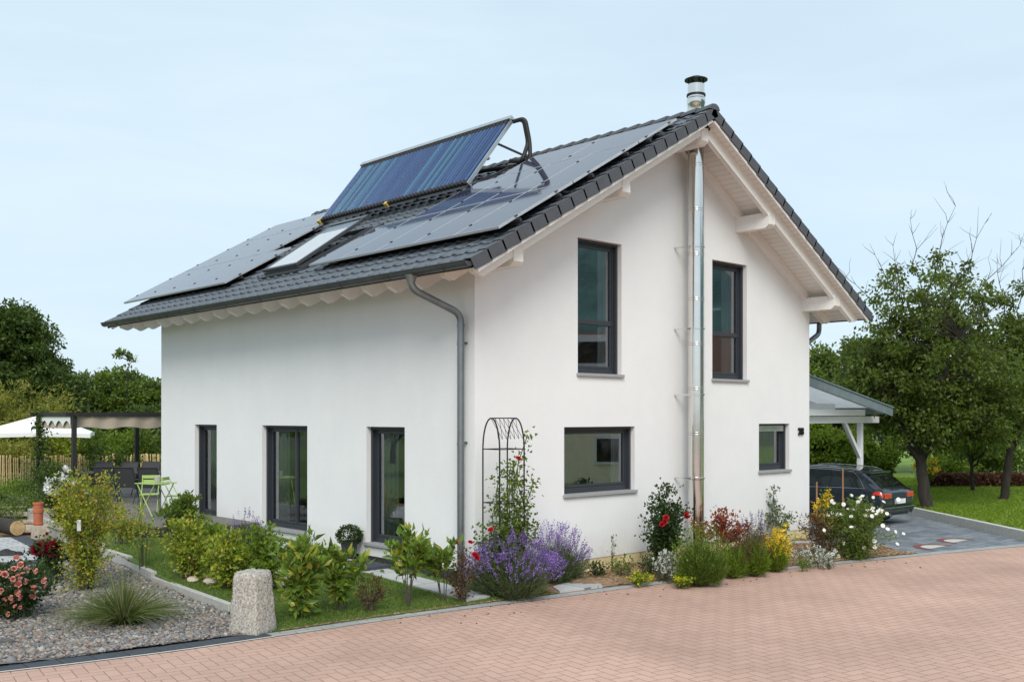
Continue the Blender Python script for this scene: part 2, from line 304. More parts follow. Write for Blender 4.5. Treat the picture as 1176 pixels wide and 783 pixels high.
# ---------------------------------------------------------------- world, sun, camera
w = bpy.data.worlds.new('World'); sc.world = w; w.use_nodes = True; ns = w.node_tree.nodes; l = w.node_tree.links; ns.clear()
out = N(ns, 'ShaderNodeOutputWorld'); bg = N(ns, 'ShaderNodeBackground'); l.new(bg.outputs[0], out.inputs[0]); bg.inputs[1].default_value = .12
sky = N(ns, 'ShaderNodeTexSky'); sky.sky_type = 'NISHITA'; sky.sun_disc = False
SUN = Vector((-.68, -.74, .92)).normalized()
sky.sun_elevation = math.asin(SUN.z); sky.sun_rotation = math.atan2(SUN.x, SUN.y); sky.air_density = 1.; sky.dust_density = 1.5; sky.ozone_density = 1.5; sky.altitude = 200
tc = N(ns, 'ShaderNodeTexCoord'); mp = N(ns, 'ShaderNodeMapping'); mp.inputs['Scale'].default_value = (1., 1., 3.2); l.new(tc.outputs['Generated'], mp.inputs[0])
nz = N(ns, 'ShaderNodeTexNoise'); nz.inputs['Scale'].default_value = 1.7; nz.inputs['Detail'].default_value = 7; nz.inputs['Roughness'].default_value = .5; l.new(mp.outputs[0], nz.inputs['Vector'])
mr = N(ns, 'ShaderNodeMapRange'); mr.inputs['From Min'].default_value = .3; mr.inputs['From Max'].default_value = .7; mr.inputs['To Min'].default_value = .82; mr.inputs['To Max'].default_value = .97; l.new(nz.outputs['Fac'], mr.inputs[0])
n3 = N(ns, 'ShaderNodeTexNoise'); n3.inputs['Scale'].default_value = 2.6; n3.inputs['Detail'].default_value = 8; n3.inputs['Roughness'].default_value = .55; n3.inputs['Distortion'].default_value = .5; mp3 = N(ns, 'ShaderNodeMapping'); mp3.inputs['Scale'].default_value = (1, 1, 5); l.new(tc.outputs['Generated'], mp3.inputs[0]); l.new(mp3.outputs[0], n3.inputs['Vector'])
mx = N(ns, 'ShaderNodeMixRGB'); l.new(mr.outputs[0], mx.inputs[0]); l.new(sky.outputs[0], mx.inputs[1]); cl_ = N(ns, 'ShaderNodeMixRGB'); cl_.inputs[1].default_value = (3.4, 4.4, 5.1, 1); cl_.inputs[2].default_value = (4.7, 5.4, 5.85, 1); l.new(n3.outputs['Fac'], cl_.inputs[0]); l.new(cl_.outputs[0], mx.inputs[2])
l.new(mx.outputs[0], bg.inputs[0])
ld = bpy.data.lights.new('sun', 'SUN'); ld.energy = 1.8; ld.angle = R(32); ld.color = (1, .95, .87); lo = bpy.data.objects.new('sun', ld); C.objects.link(lo)
lo.rotation_euler = (-SUN).to_track_quat('-Z', 'Y').to_euler()
cd = bpy.data.cameras.new('camera'); co = bpy.data.objects.new('camera', cd); C.objects.link(co); sc.camera = co
cd.sensor_width = 36; cd.lens = 36*FPX/1176; cd.shift_y = 86.5/1176; cd.clip_end = 6000; co.location = CAM
co.rotation_euler = Vector((.6807, .7325, 0)).to_track_quat('-Z', 'Y').to_euler()
sc.view_settings.view_transform = 'Standard'; sc.view_settings.look = 'None'; sc.view_settings.gamma = 1; sc.view_settings.exposure = 0.60
sc.cycles.max_bounces = 8; sc.cycles.transparent_max_bounces = 12; sc.cycles.caustics_reflective = False; sc.cycles.caustics_refractive = False

def tubemat():
    m, ns, l = nt('tube_glass'); out = N(ns, 'ShaderNodeOutputMaterial'); p = N(ns, 'ShaderNodeBsdfPrincipled'); l.new(p.outputs[0], out.inputs[0])
    p.inputs['Roughness'].default_value = .22; p.inputs['Coat Weight'].default_value = .2; p.inputs['Metallic'].default_value = .0
    oi = N(ns, 'ShaderNodeObjectInfo'); r = N(ns, 'ShaderNodeValToRGB'); l.new(oi.outputs['Random'], r.inputs[0]); l.new(r.outputs[0], p.inputs['Base Color'])
    r.color_ramp.elements[0].color = (.018, .042, .13, 1); r.color_ramp.elements[1].color = (.045, .15, .22, 1); e = r.color_ramp.elements.new(.65); e.color = (.028, .075, .19, 1)
tubemat()

def sheetmat():
    m, ns, l = nt('clear_sheet'); out = N(ns, 'ShaderNodeOutputMaterial'); a = N(ns, 'ShaderNodeBsdfDiffuse'); t = N(ns, 'ShaderNodeBsdfTranslucent'); mx = N(ns, 'ShaderNodeMixShader'); mx.inputs[0].default_value = .6
    a.inputs[0].default_value = (.8, .82, .84, 1); t.inputs[0].default_value = (.85, .87, .88, 1); l.new(a.outputs[0], mx.inputs[1]); l.new(t.outputs[0], mx.inputs[2]); l.new(mx.outputs[0], out.inputs[0])
sheetmat()
mat('hedge_brown', (.10, .05, .03), .9, var=.3); leafmat('leaf_brown', (.09, .045, .025), (.17, .08, .045)); mat('roof_brown', (.16, .08, .05), .8, var=.2)

def rendermat():
    m, ns, l = nt('render_white'); out = N(ns, 'ShaderNodeOutputMaterial'); p = N(ns, 'ShaderNodeBsdfPrincipled'); l.new(p.outputs[0], out.inputs[0]); p.inputs['Roughness'].default_value = .9; p.inputs['Specular IOR Level'].default_value = .2
    tc = N(ns, 'ShaderNodeTexCoord'); a = N(ns, 'ShaderNodeTexNoise'); a.inputs['Scale'].default_value = .9; a.inputs['Detail'].default_value = 8; a.inputs['Roughness'].default_value = .7; l.new(tc.outputs['Object'], a.inputs['Vector'])
    r = N(ns, 'ShaderNodeValToRGB'); r.color_ramp.elements[0].position = .3; r.color_ramp.elements[1].position = .7; r.color_ramp.elements[0].color = (.775, .78, .785, 1); r.color_ramp.elements[1].color = (.825, .825, .82, 1); l.new(a.outputs[0], r.inputs[0])
    mp = N(ns, 'ShaderNodeMapping'); mp.inputs['Scale'].default_value = (2.2, 2.2, .25); l.new(tc.outputs['Object'], mp.inputs[0]); st = N(ns, 'ShaderNodeTexNoise'); st.inputs['Scale'].default_value = 1.2; st.inputs['Detail'].default_value = 5; l.new(mp.outputs[0], st.inputs['Vector'])
    s1 = N(ns, 'ShaderNodeMapRange'); s1.inputs['From Min'].default_value = .35; s1.inputs['From Max'].default_value = .75; s1.inputs['To Min'].default_value = 1.0; s1.inputs['To Max'].default_value = .988; l.new(st.outputs[0], s1.inputs[0])
    sc_ = N(ns, 'ShaderNodeVectorMath', operation='SCALE'); l.new(r.outputs[0], sc_.inputs[0]); l.new(s1.outputs[0], sc_.inputs['Scale'])
    sp = N(ns, 'ShaderNodeSeparateXYZ'); l.new(tc.outputs['Object'], sp.inputs[0]); z = N(ns, 'ShaderNodeMapRange'); z.inputs['From Min'].default_value = .25; z.inputs['From Max'].default_value = -.35; z.inputs['To Max'].default_value = .55; l.new(sp.outputs[2], z.inputs[0])
    n2 = N(ns, 'ShaderNodeTexNoise'); n2.inputs['Scale'].default_value = 9; n2.inputs['Detail'].default_value = 8; l.new(tc.outputs['Object'], n2.inputs['Vector']); mm = N(ns, 'ShaderNodeMath', operation='MULTIPLY'); l.new(z.outputs[0], mm.inputs[0]); l.new(n2.outputs[0], mm.inputs[1])
    mx = N(ns, 'ShaderNodeMixRGB'); l.new(mm.outputs[0], mx.inputs[0]); l.new(sc_.outputs[0], mx.inputs[1]); mx.inputs[2].default_value = (.46, .41, .34, 1); l.new(mx.outputs[0], p.inputs['Base Color'])
    b = N(ns, 'ShaderNodeTexNoise'); b.inputs['Scale'].default_value = 45; b.inputs['Detail'].default_value = 5; l.new(tc.outputs['Object'], b.inputs['Vector']); bp = N(ns, 'ShaderNodeBump'); bp.inputs['Strength'].default_value = .35; bp.inputs['Distance'].default_value = .012; l.new(b.outputs[0], bp.inputs['Height']); l.new(bp.outputs[0], p.inputs['Normal'])
rendermat()
# ================================================================ HOUSE
W_, D_ = 10.8, 12.6; RX = 5.4; ZR = 8.56; CS, SN = math.cos(R(30)), math.sin(R(30)); Y0, Y1 = -1.1, 13.75; SL = 7.40
house = empty('house', (5.4, 6.3, -.6), label='white rendered two storey house with anthracite gable roof covered in solar panels', cat='house')
house.location = (0, 0, 0)
GW = lambda u, d, z: (u, d, z)          # gable wall (faces -Y)
EW = lambda u, d, z: (d, u, z)          # eaves wall (faces -X)
def soff(x): return ZR-.24-abs(x-RX)*SN/CS
holes_g = [(2.21, 4.24, .93, 2.2), (2.58, 3.84, 3.22, 5.8), (6.84, 8.15, 3.22, 5.82), (8.63, 9.91, 1.14, 2.23)]
holes_e = [(9.49, 10.65, -.06, 2.2), (5.41, 7.31, -.06, 2.2), (2.0, 3.24, -.06, 2.2)]
wb = MB()
def wallface(mp, us, holes, z0, topf, rev=.34):
    us = sorted(set(us+[h[0] for h in holes]+[h[1] for h in holes]))
    for a, b in zip(us, us[1:]):
        m = (a+b)/2; hs = sorted([h for h in holes if h[0] < m < h[1]], key=lambda h: h[2]); z = z0
        for h in hs:
            wb.add([mp(a, 0, z), mp(b, 0, z), mp(b, 0, h[2]), mp(a, 0, h[2])], [(0, 1, 2, 3)]); z = h[3]
        wb.add([mp(a, 0, z), mp(b, 0, z), mp(b, 0, topf(b)), mp(a, 0, topf(a))], [(0, 1, 2, 3)])
    for u0, u1, a, b in holes:
        for q in ([(u0, a), (u0, b)], [(u1, a), (u1, b)], [(u0, b), (u1, b)], [(u0, a), (u1, a)]):
            wb.add([mp(q[0][0], 0, q[0][1]), mp(q[1][0], 0, q[1][1]), mp(q[1][0], rev, q[1][1]), mp(q[0][0], rev, q[0][1])], [(0, 1, 2, 3)])
wallface(GW, [0, RX, W_], holes_g, -.33, soff); wallface(EW, [0, D_], holes_e, -.31, lambda u: soff(0))
wb.add([(W_, 0, -.33), (W_, D_, -.33), (W_, D_, soff(W_)), (W_, 0, soff(W_))], [(0, 1, 2, 3)])
wb.add([(0, D_, -.33), (W_, D_, -.33), (W_, D_, soff(W_)), (RX, D_, soff(RX)), (0, D_, soff(0))], [(0, 1, 2, 3, 4)])
wo = wb.build('wall', 'render_white', house)
MB().box(.012, .012, -.80, W_-.01, .3, -.332).build('plinth', 'plinth_yellow', house)
MB().box(.014, .302, -.80, .3, D_-.01, -.312).build('plinth', 'plinth_dark', house)
# interior shell
ib = MB()
ib.box(.36, .36, 2.75, 10.44, 12.2, 3.0); ib.box(5.3, .36, 3.0, 5.42, 12.2, 7.6); ib.box(.36, 4.6, 0, 5.3, 4.72, 2.75); ib.box(.36, 4.6, 3., 10.4, 4.72, 5.1); ib.box(4.9, .36, 0, 5.02, 8.3, 2.75); ib.box(.36, 8.3, 0, 6.2, 8.42, 2.75); ib.box(10.1, .36, 0, 10.2, 5, 2.75); ib.box(5.02, 3.4, 0, 10.4, 3.5, 2.75)
ib.build('interior_wall', 'interior', house)
MB().box(.36, .36, -.1, 10.44, 12.2, -.01).build('interior_floor', 'interior_floor', house)
# windows ------------------------------------------------------------
def window(mp, u0, u1, z0, z1, right, mull=None, trans=None, sill=True, curtain=None, shutter=0, fw=.085, setb=.17, sillz=0, low=None):
    """right=+1 when larger u is on the right seen from outside"""
    root = empty('window', mp((u0+u1)/2, setb, z0)); root.parent = house; rl = Vector(root.location)
    def B(m, a, b, c, d, e, f):
        p, q = Vector(mp(a, b, c))-rl, Vector(mp(d, e, f))-rl
        m.box(min(p.x, q.x), min(p.y, q.y), min(p.z, q.z), max(p.x, q.x), max(p.y, q.y), max(p.z, q.z))
    d0, d1 = setb, setb+.075; e = .004
    f = MB()
    B(f, u0+e, d0, z0+e, u0+fw, d1, z1-e); B(f, u1-fw, d0, z0+e, u1-e, d1, z1-e); B(f, u0+fw, d0, z1-fw, u1-fw, d1, z1-e); B(f, u0+fw, d0, z0+e, u1-fw, d1, z0+fw+.02)
    g0, g1, h0, h1 = u0+fw, u1-fw, z0+fw+.02, z1-fw
    # sash ring set slightly back
    panes = []
    us = [g0] + ([g0+(g1-g0)*mull] if mull else []) + [g1]; zs = [h0] + ([trans] if trans else []) + [h1]
    sb = .05
    s_ = MB()
    for a, b in zip(us, us[1:]):
        for c, d in zip(zs, zs[1:]):
            a2, b2, c2, d2 = a+.005, b-.005, c+.005, d-.005; k0, k1 = d0+.014, d1-.004
            B(s_, a2, k0, c2, a2+sb, k1, d2); B(s_, b2-sb, k0, c2, b2, k1, d2); B(s_, a2+sb, k0, c2, b2-sb, k1, c2+sb); B(s_, a2+sb, k0, d2-sb, b2-sb, k1, d2)
            panes.append((a2+sb, b2-sb, c2+sb, d2-sb))
    if mull: B(f, us[1]-.035, d0, h0, us[1]+.035, d1, h1)
    if trans: B(f, g0, d0+.001, trans-.045, g1, d1, trans+.045)
    # guide rails of the roller shutter
    B(f, u0+e, d0-.07, z0+e, u0+.055, d0-.002, z1-e); B(f, u1-.055, d0-.07, z0+e, u1-e, d0-.002, z1-e); B(f, u0+.055, d0-.07, z1-.05, u1-.055, d0-.002, z1-e)
    f.build('frame', 'frame_anthracite', root, bevel=.004); s_.build('sash', 'frame_anthracite', root, bevel=.004)
    g = MB()
    for a, b, c, d in panes: g.add([tuple(Vector(mp(a, d0+.04, c))-rl), tuple(Vector(mp(b, d0+.04, c))-rl), tuple(Vector(mp(b, d0+.04, d))-rl), tuple(Vector(mp(a, d0+.04, d))-rl)], [(0, 1, 2, 3) if right > 0 else (3, 2, 1, 0)])
    g.build('glass', 'window_glass', root)
    if sill:
        s = MB(); B(s, u0-.035, -.055, z0-.055+sillz, u1+.035, d0-.002, z0+.004+sillz); s.build('sill', 'sill_stone', root, bevel=.006)
    if curtain:
        for (ca, cb) in curtain:
            n = 160; V = []; 
            for i in range(n+1):
                t = i/n; u = u0+(u1-u0)*(ca+(cb-ca)*t); dd = .275+.018*math.sin(t*(cb-ca)*(u1-u0)*38)+.01*math.sin(t*31)
                for z in (z0+.02, z1+.1): V.append(tuple(Vector(mp(u, dd, z))-rl))
            F = [(2*i, 2*i+1, 2*i+3, 2*i+2) for i in range(n)]
            cm = MB().add(V, F).build('curtain', 'curtain', root, smooth=True)
    if shutter:
        s = MB(); n = int(shutter/.045)
        for i in range(n): B(s, u0+.055, d0-.05, z1-.05-i*.045, u1-.055, d0-.035, z1-.05-i*.045-.04)
        s.build('roller_shutter', 'alu', root)
    return root
wE = [window(EW, *holes_e[0], -1, curtain=[(.05, .75)], sillz=0), window(EW, *holes_e[1], -1, mull=.38, curtain=[(.62, 1.05)]), window(EW, *holes_e[2], -1, curtain=[(.45, 1.05)])]
wG = [window(GW, *holes_g[0], 1, curtain=[(.80, 1.0)]), window(GW, *holes_g[1], 1, trans=4.23, curtain=[(.68, .98)]), window(GW, *holes_g[2], 1, trans=4.23, curtain=[(.55, .98)]), window(GW, *holes_g[3], 1, shutter=.16, curtain=[(-.05, .9)])]
for o_, t_ in zip(wE+wG, ('tall narrow terrace door farthest from the corner', 'wide two leaf terrace door', 'tall narrow terrace door nearest the corner', 'wide ground floor gable window', 'tall gable window left of the flue', 'tall gable window right of the flue', 'small gable window near the house number')): o_['label'] = t_
# ---------------------------------------------------------------- roof tiles
def slope_pt(sg, s, y, h): return (RX+sg*(s*CS+h*SN), y, ZR-s*SN+h*CS)
ROW = SL/20; COL = .33
def tiles(sg):
    ys = np.arange(Y0+.12, Y1-.1, COL/8); u = ((ys-Y0)/COL) % 1
    roll = np.exp(-((u-.5)/.17)**2) + .35*np.exp(-((u-.0)/.1)**2)+.35*np.exp(-((u-1.)/.1)**2)
    V = []; F = []; n = len(ys)
    for r in range(20):
        s0, s1 = r*ROW-.05, (r+1)*ROW
        for s, lift, amp in ((s0, 0., .020), (s1-.10, .018, .034), (s1-.012, .022, .042), (s1, .016, .038), (s1, .006, .030)):
            h = lift+amp*roll
            V.append(np.stack([RX+sg*(s*CS+h*SN), ys, ZR-s*SN+h*CS], 1))
        b = r*5*n
        for q in range(4):
            i = np.arange(n-1); a = b+q*n
            F.append(np.stack([a+i, a+i+1, a+n+i+1, a+n+i], 1))
    V = np.concatenate(V); F = np.concatenate(F)
    if sg > 0: F = F[:, ::-1]
    return V, F
roof = empty('roof', (0, 0, 0)); roof.parent = house
for sg in (-1, 1):
    V, F = tiles(sg); npmesh('tile_field', V, F, 'tile_anthracite', roof, smooth=True)
# underlay slab
ub = MB()
for sg in (-1, 1):
    ub.add([slope_pt(sg, s, y, h) for s in (0.0, SL-.03) for y in (Y0+.06, Y1-.06) for h in (-.13, -.01)], [(0, 1, 3, 2), (4, 6, 7, 5), (0, 4, 5, 1), (2, 3, 7, 6), (1, 5, 7, 3), (0, 2, 6, 4)])
ub.build('roof_deck', 'underlay', roof)
sb = MB()
for sg in (-1, 1):
    sb.add([slope_pt(sg, s, y, h) for s in (0.0, SL-.10) for y in (Y0+.03, Y1-.03) for h in (-.165, -.135)], [(0, 1, 3, 2), (4, 6, 7, 5), (0, 4, 5, 1), (2, 3, 7, 6), (1, 5, 7, 3), (0, 2, 6, 4)])
sb.build('soffit', 'soffit_boards', roof)
# verge tiles (L shaped, overlapping) and barge board
for yy, dr in ((Y0, -1), (Y1, 1)):
    for sg in (-1, 1):
        v = MB()
        for r in range(20):
            s0, s1 = r*ROW-.04, (r+1)*ROW+.012; ya, yb = sorted((yy+dr*(.012), yy-dr*.14)); yc = yy+dr*.012
            lo_, hi_ = .03, .055
            v.add([slope_pt(sg, s, y, h+(lo_ if s == s0 else hi_)) for s in (s0, s1) for y in (ya, yb) for h in (-.02, .0)], [(0, 1, 3, 2), (4, 6, 7, 5), (0, 4, 5, 1), (2, 3, 7, 6), (1, 5, 7, 3), (0, 2, 6, 4)])
            y2a, y2b = sorted((yc, yc-dr*.022))
            v.add([slope_pt(sg, s, y, (lo_ if s == s0 else hi_)+h) for s in (s0, s1) for y in (y2a, y2b) for h in (-.21, -.004)], [(0, 1, 3, 2), (4, 6, 7, 5), (0, 4, 5, 1), (2, 3, 7, 6), (1, 5, 7, 3), (0, 2, 6, 4)])
        v.build('verge_tiles', 'verge_anthracite', roof, bevel=.007)
        g = MB(); ya, yb = sorted((yy-dr*.02, yy-dr*.06))
        g.add([slope_pt(sg, s, y, h) for s in (0, SL-.06) for y in (ya, yb) for h in (-.215, -.03)], [(0, 1, 3, 2), (4, 6, 7, 5), (0, 4, 5, 1), (2, 3, 7, 6), (1, 5, 7, 3), (0, 2, 6, 4)])
        g.build('barge_board', 'timber_white', roof)
rd = MB(); y = Y0-.02; i = 0
while y < Y1:
    n = 9; y2 = min(y+.40, Y1+.02); V = []
    for yy, rr in ((y, .155), (y+.03, .165), (y2-.01, .145)):
        for k in range(n): a = math.pi*k/(n-1); V.append((RX+rr*math.cos(a), yy, ZR-.035+.75*rr*math.sin(a)+(.02 if rr > .15 else 0)))
    rd.add(V, [(j*n+k, j*n+k+1, (j+1)*n+k+1, (j+1)*n+k) for j in range(2) for k in range(n-1)] + [tuple(range(n))]); y += .385
rd.build('ridge_tiles', 'verge_anthracite', roof, smooth=True)
# purlins and flying rafters
for px_, w_, ht in ((.22, .22, .32), (2.98, .22, .34), (5.4, .22, .34), (7.82, .22, .32), (10.58, .22, .30)):
    zt = soff(px_)-.0 if px_ != 5.4 else soff(px_)-.05
    zt -= .12*abs(px_-RX > 0) if px_ != 5.4 else 0
    zt = min(soff(px_-w_/2), soff(px_+w_/2))-.02
    for ya, yb in ((-.86, .05), (12.55, 13.5)):
        p = MB(); h = ht; c = .09
        if ya < 0: prof = [(ya, zt), (yb, zt), (yb, zt-h), (ya+c, zt-h), (ya, zt-h+c*.8)]
        else: prof = [(ya, zt), (yb, zt), (yb, zt-h+c*.8), (yb-c, zt-h), (ya, zt-h)]
        V = [(px_-w_/2, q[0], q[1]) for q in prof]+[(px_+w_/2, q[0], q[1]) for q in prof]; n = 5
        p.add(V, [tuple(range(n)), tuple(range(2*n-1, n-1, -1))]+[(i, (i+1) % n, n+(i+1) % n, n+i) for i in range(n)])
        p.build('purlin', 'timber_white', house, bevel=.008)
def rafter(y, w, sg, s0, s1, dpt, name='rafter', h0=-.167):
    p = MB(); prof = [(s0, h0), (s1, h0), (s1-.0, h0-dpt*.35), (s1-.13, h0-dpt), (s0, h0-dpt)]; n = 5
    V = [slope_pt(sg, s, y-w/2, h) for s, h in prof]+[slope_pt(sg, s, y+w/2, h) for s, h in prof]
    p.add(V, [tuple(range(n)), tuple(range(2*n-1, n-1, -1))]+[(i, (i+1) % n, n+(i+1) % n, n+i) for i in range(n)])
    return p.build(name, 'timber_white', house, bevel=.012)
for sg in (-1, 1):
    for y in (-.80, D_+.80): rafter(y, .10, sg, .0, SL-.17, .21, 'verge_rafter')
    rafter(-.06, .11, sg, .0, SL-.17, .20, 'verge_rafter')
first = None
for i in range(17):
    y = .72+i*.74
    for sg in (-1, 1):
        if sg > 0 and i > 2: continue
        rafter(y, .12, sg, 6.1, SL-.14, .27, 'rafter_tail')
# gutters
def gutter(sg):
    n = 9; r = .095; xc, zc = RX+sg*(SL*CS+.045), ZR-SL*SN-.01; V = []
    for yy in (Y0+.02, Y1-.02):
        for rr in (r, r-.008):
            for k in range(n): a = math.pi+math.pi*k/(n-1); V.append((xc+rr*math.cos(a), yy, zc+rr*math.sin(a)))
    g = MB(); F = []
    for k in range(n-1): F += [(k, k+1, 2*n+k+1, 2*n+k), (n+k+1, n+k, 3*n+k, 3*n+k+1), (k, n+k, n+k+1, k+1)]
    F += [tuple(range(n)), tuple(range(2*n, 3*n))]
    g.add(V, F)
    g.tube([(xc+sg*r, Y0+.02, zc+.004), (xc+sg*r, Y1-.02, zc+.004)], .013, 6)
    y = Y0+.6
    while y < Y1:
        pts = [(xc+(r+.004)*math.cos(math.pi+math.pi*k/8), y, zc+(r+.004)*math.sin(math.pi+math.pi*k/8)) for k in range(9)]
        g.tube(pts, .007, 4); y += 1.48 if sg else 1
    return g.build('gutter', 'zinc_dark', house, smooth=True)
gutter(-1); gutter(1)
def fillet(pts, rad, n=6):
    out_ = [Vector(pts[0])]
    for a, b, c in zip(pts, pts[1:], pts[2:]):
        a, b, c = map(Vector, (a, b, c)); p = b+(a-b).normalized()*rad; q = b+(c-b).normalized()*rad
        for i in range(n+1): t = i/n; out_.append(p.lerp(b, t).lerp(b.lerp(q, t), t))
    return out_+[Vector(pts[-1])]
gx = RX-(SL*CS+.045)
dp = MB(); dp.tube(fillet([(gx, .42, 4.80), (gx, .42, 4.55), (-.13, .22, 4.17), (-.13, .22, 3.6)], .16), .062, 14); dp.tube([(-.13, .22, 3.62), (-.13, .22, -.5)], .062, 14)
for z in (3.95, 3.63, 1.9, .2): dp.tube([(-.13, .22, z), (-.13, .22, z+.05)], .068, 14)
dp.lathe([(.062, 0), (.066, .03), (.10, .13), (.11, .16)], 14, (gx, .42, 4.62)); dp.build('downpipe', 'zinc', house, smooth=True)
for z in (3.66, 1.93): MB().box(-.08, .19, z, .0, .25, z+.03).build('pipe_clamp', 'zinc_dark', house)
dr_ = MB(); gx2 = RX+(SL*CS+.045); dr_.tube(fillet([(gx2, .35, 4.8), (gx2, .35, 4.5), (W_+.12, .25, 4.12), (W_+.12, .25, 3.6)], .15), .062, 14); dr_.tube([(W_+.12, .25, 3.62), (W_+.12, .25, -.4)], .062, 12); dr_.build('downpipe', 'zinc', house, smooth=True)
# flue
fx, fy, fr = 5.78, -.36, .165
flue = empty('chimney_flue', (fx, fy, 0)); flue.parent = house
fl = MB(); fl.lathe([(fr, -.62), (fr, 9.0), (fr-.02, 9.02)], 32)
z = .15
while z < 8.2: fl.lathe([(fr, 0), (fr+.009, .006), (fr+.009, .014), (fr, .02)], 32, (0, 0, z)); fl.lathe([(fr, 0), (fr+.009, .006), (fr+.009, .014), (fr, .02)], 32, (0, 0, z+.045)); z += .93
fl.build('pipe', 'steel', flue, smooth=True)
fl = MB(); fl.lathe([(fr+.02, 8.6), (fr+.02, 8.86), (fr+.03, 8.88), (fr+.03, 9.0), (fr+.01, 9.02), (fr+.01, 9.3)], 32); fl.build('top_section', 'steel', flue, smooth=True)
fl = MB(); fl.lathe([(fr+.032, 9.06), (fr+.032, 9.10)], 32); fl.lathe([(.24, 9.39), (.24, 9.41), (.10, 9.47), (.02, 9.48)], 32); 
for k in range(6): a = k*math.pi/3; fl.box(.15*math.cos(a)-.01, .15*math.sin(a)-.01, 9.29, .15*math.cos(a)+.01, .15*math.sin(a)+.01, 9.40)
fl.build('cowl', 'black_metal', flue, smooth=True)
for z in (2.83, 5.9, 1.1, 4.2):
    fl = MB(); fl.lathe([(fr+.012, 0), (fr+.016, .004), (fr+.016, .03), (fr+.012, .034)], 32, (0, 0, z)); fl.bar((-fr-.01, 0, z+.017), (-fr-.10, .355, z+.017), .02, .03); fl.bar((fr+.01, 0, z+.017), (fr+.10, .355, z+.017), .02, .03); fl.build('wall_bracket', 'steel', flue)
# house number 28
tx = bpy.data.curves.new('number', 'FONT'); tx.body = '28'; tx.size = .235; tx.extrude = .018; tx.offset = .006
to = bpy.data.objects.new('tmp', tx); C.objects.link(to); bpy.context.view_layer.update()
me = bpy.data.meshes.new_from_object(to.evaluated_get(bpy.context.evaluated_depsgraph_get())); bpy.data.objects.remove(to)
me.materials.clear(); me.materials.append(MT['black_metal']); no = bpy.data.objects.new('house_number', me); link(no, house); no.location = (10.27, -.022, 1.96); no.rotation_euler = (R(90), 0, 0)
# ---------------------------------------------------------------- solar panels (left slope)
def slope_matrix(y, s, h, pitch=30, org=None):
    c, n = math.cos(R(pitch)), math.sin(R(pitch)); o = Vector(org) if org else Vector(slope_pt(-1, s, y, h))
    return Matrix(((0, c, -n, o.x), (-1, 0, 0, o.y), (0, n, c, o.z), (0, 0, 0, 1)))
def panel_proto(wd, ht):
    e = empty('solar_panel'); e.parent = house
    MB().box(.014, .014, .032, wd-.014, ht-.014, .040).build('cells', 'pv_cells', e)
    f = MB(); t = .016
    f.box(.004, .004, 0, t, ht-.004, .042); f.box(wd-t, .004, 0, wd-.004, ht-.004, .042); f.box(t, .004, 0, wd-t, t, .042); f.box(t, ht-t, 0, wd-t, ht-.004, .042)
    f.build('panel_frame', 'pv_frame', e)
    MB().box(.02, .02, -.01, wd-.02, ht-.02, .030).build('back_sheet', 'pv_edge', e)
    return e
pp = panel_proto(1.165, 2.03); pl_ = panel_proto(2.0, 1.32); used = {id(pp): 0, id(pl_): 0}
def put(proto, yhi, s_low):
    o = proto if not used[id(proto)] else copy_tree(proto, house); used[id(proto)] = 1
    o.matrix_local = slope_matrix(yhi, s_low, .155)
for k in range(5): put(pp, 4.95-k*1.17, 6.42)
for k in range(4): put(pp, 3.78-k*1.17, 4.37)
for k in range(2): put(pl_, 3.10-k*2.0, 2.32)
for k in range(5): put(pp, 14.45-k*1.17, 6.42)
for k in range(4): put(pp, 14.45-k*1.17, 4.37)
for k in range(2): put(pl_, 14.45-k*2.0, 2.32)
rl = MB()
def rail(ya, yb, s): rl.add([slope_pt(-1, s+ds, y, h) for y in (ya, yb) for ds in (0, .05) for h in (.085, .14)], [(0, 1, 3, 2), (4, 6, 7, 5), (0, 4, 5, 1), (2, 3, 7, 6), (1, 5, 7, 3), (0, 2, 6, 4)])
def rail(ya, yb, s):
    MB().add([slope_pt(-1, s+ds, y, h) for y in (ya, yb) for ds in (0, .05) for h in (.085, .14)], [(0, 1, 3, 2), (4, 6, 7, 5), (0, 4, 5, 1), (2, 3, 7, 6), (1, 5, 7, 3), (0, 2, 6, 4)]).build('mounting_rail', 'pv_edge', house)
for s in (5.95, 4.85): rail(-.98, 5.0, s); rail(8.55, 14.4, s)
for s in (3.9, 2.8): rail(-.98, 3.83, s); rail(9.7, 14.4, s)
for s in (2.05, 1.25): rail(-.98, 3.15, s); rail(10.4, 14.4, s)
# clamps
cl = MB()
for ys, ss in (([4.95-k*1.17 for k in range(6)], (5.97, 4.87)), ([3.78-k*1.17 for k in range(5)], (3.92, 2.82)), ([14.45-k*1.17 for k in range(6)], (5.97, 4.87)), ([14.45-k*1.17 for k in range(5)], (3.92, 2.82)), ([3.1, 1.1, -.9], (2.07, 1.27)), ([14.45, 12.45, 10.45], (2.07, 1.27))):
    for y in ys:
        for s in ss: cl.add([slope_pt(-1, s+ds, y+dy, h) for dy in (-.02, .02) for ds in (-.03, .03) for h in (.19, .205)], [(0, 1, 3, 2), (4, 6, 7, 5), (0, 4, 5, 1), (2, 3, 7, 6), (1, 5, 7, 3), (0, 2, 6, 4)])
cl.build('panel_clamps', 'black_metal', house)
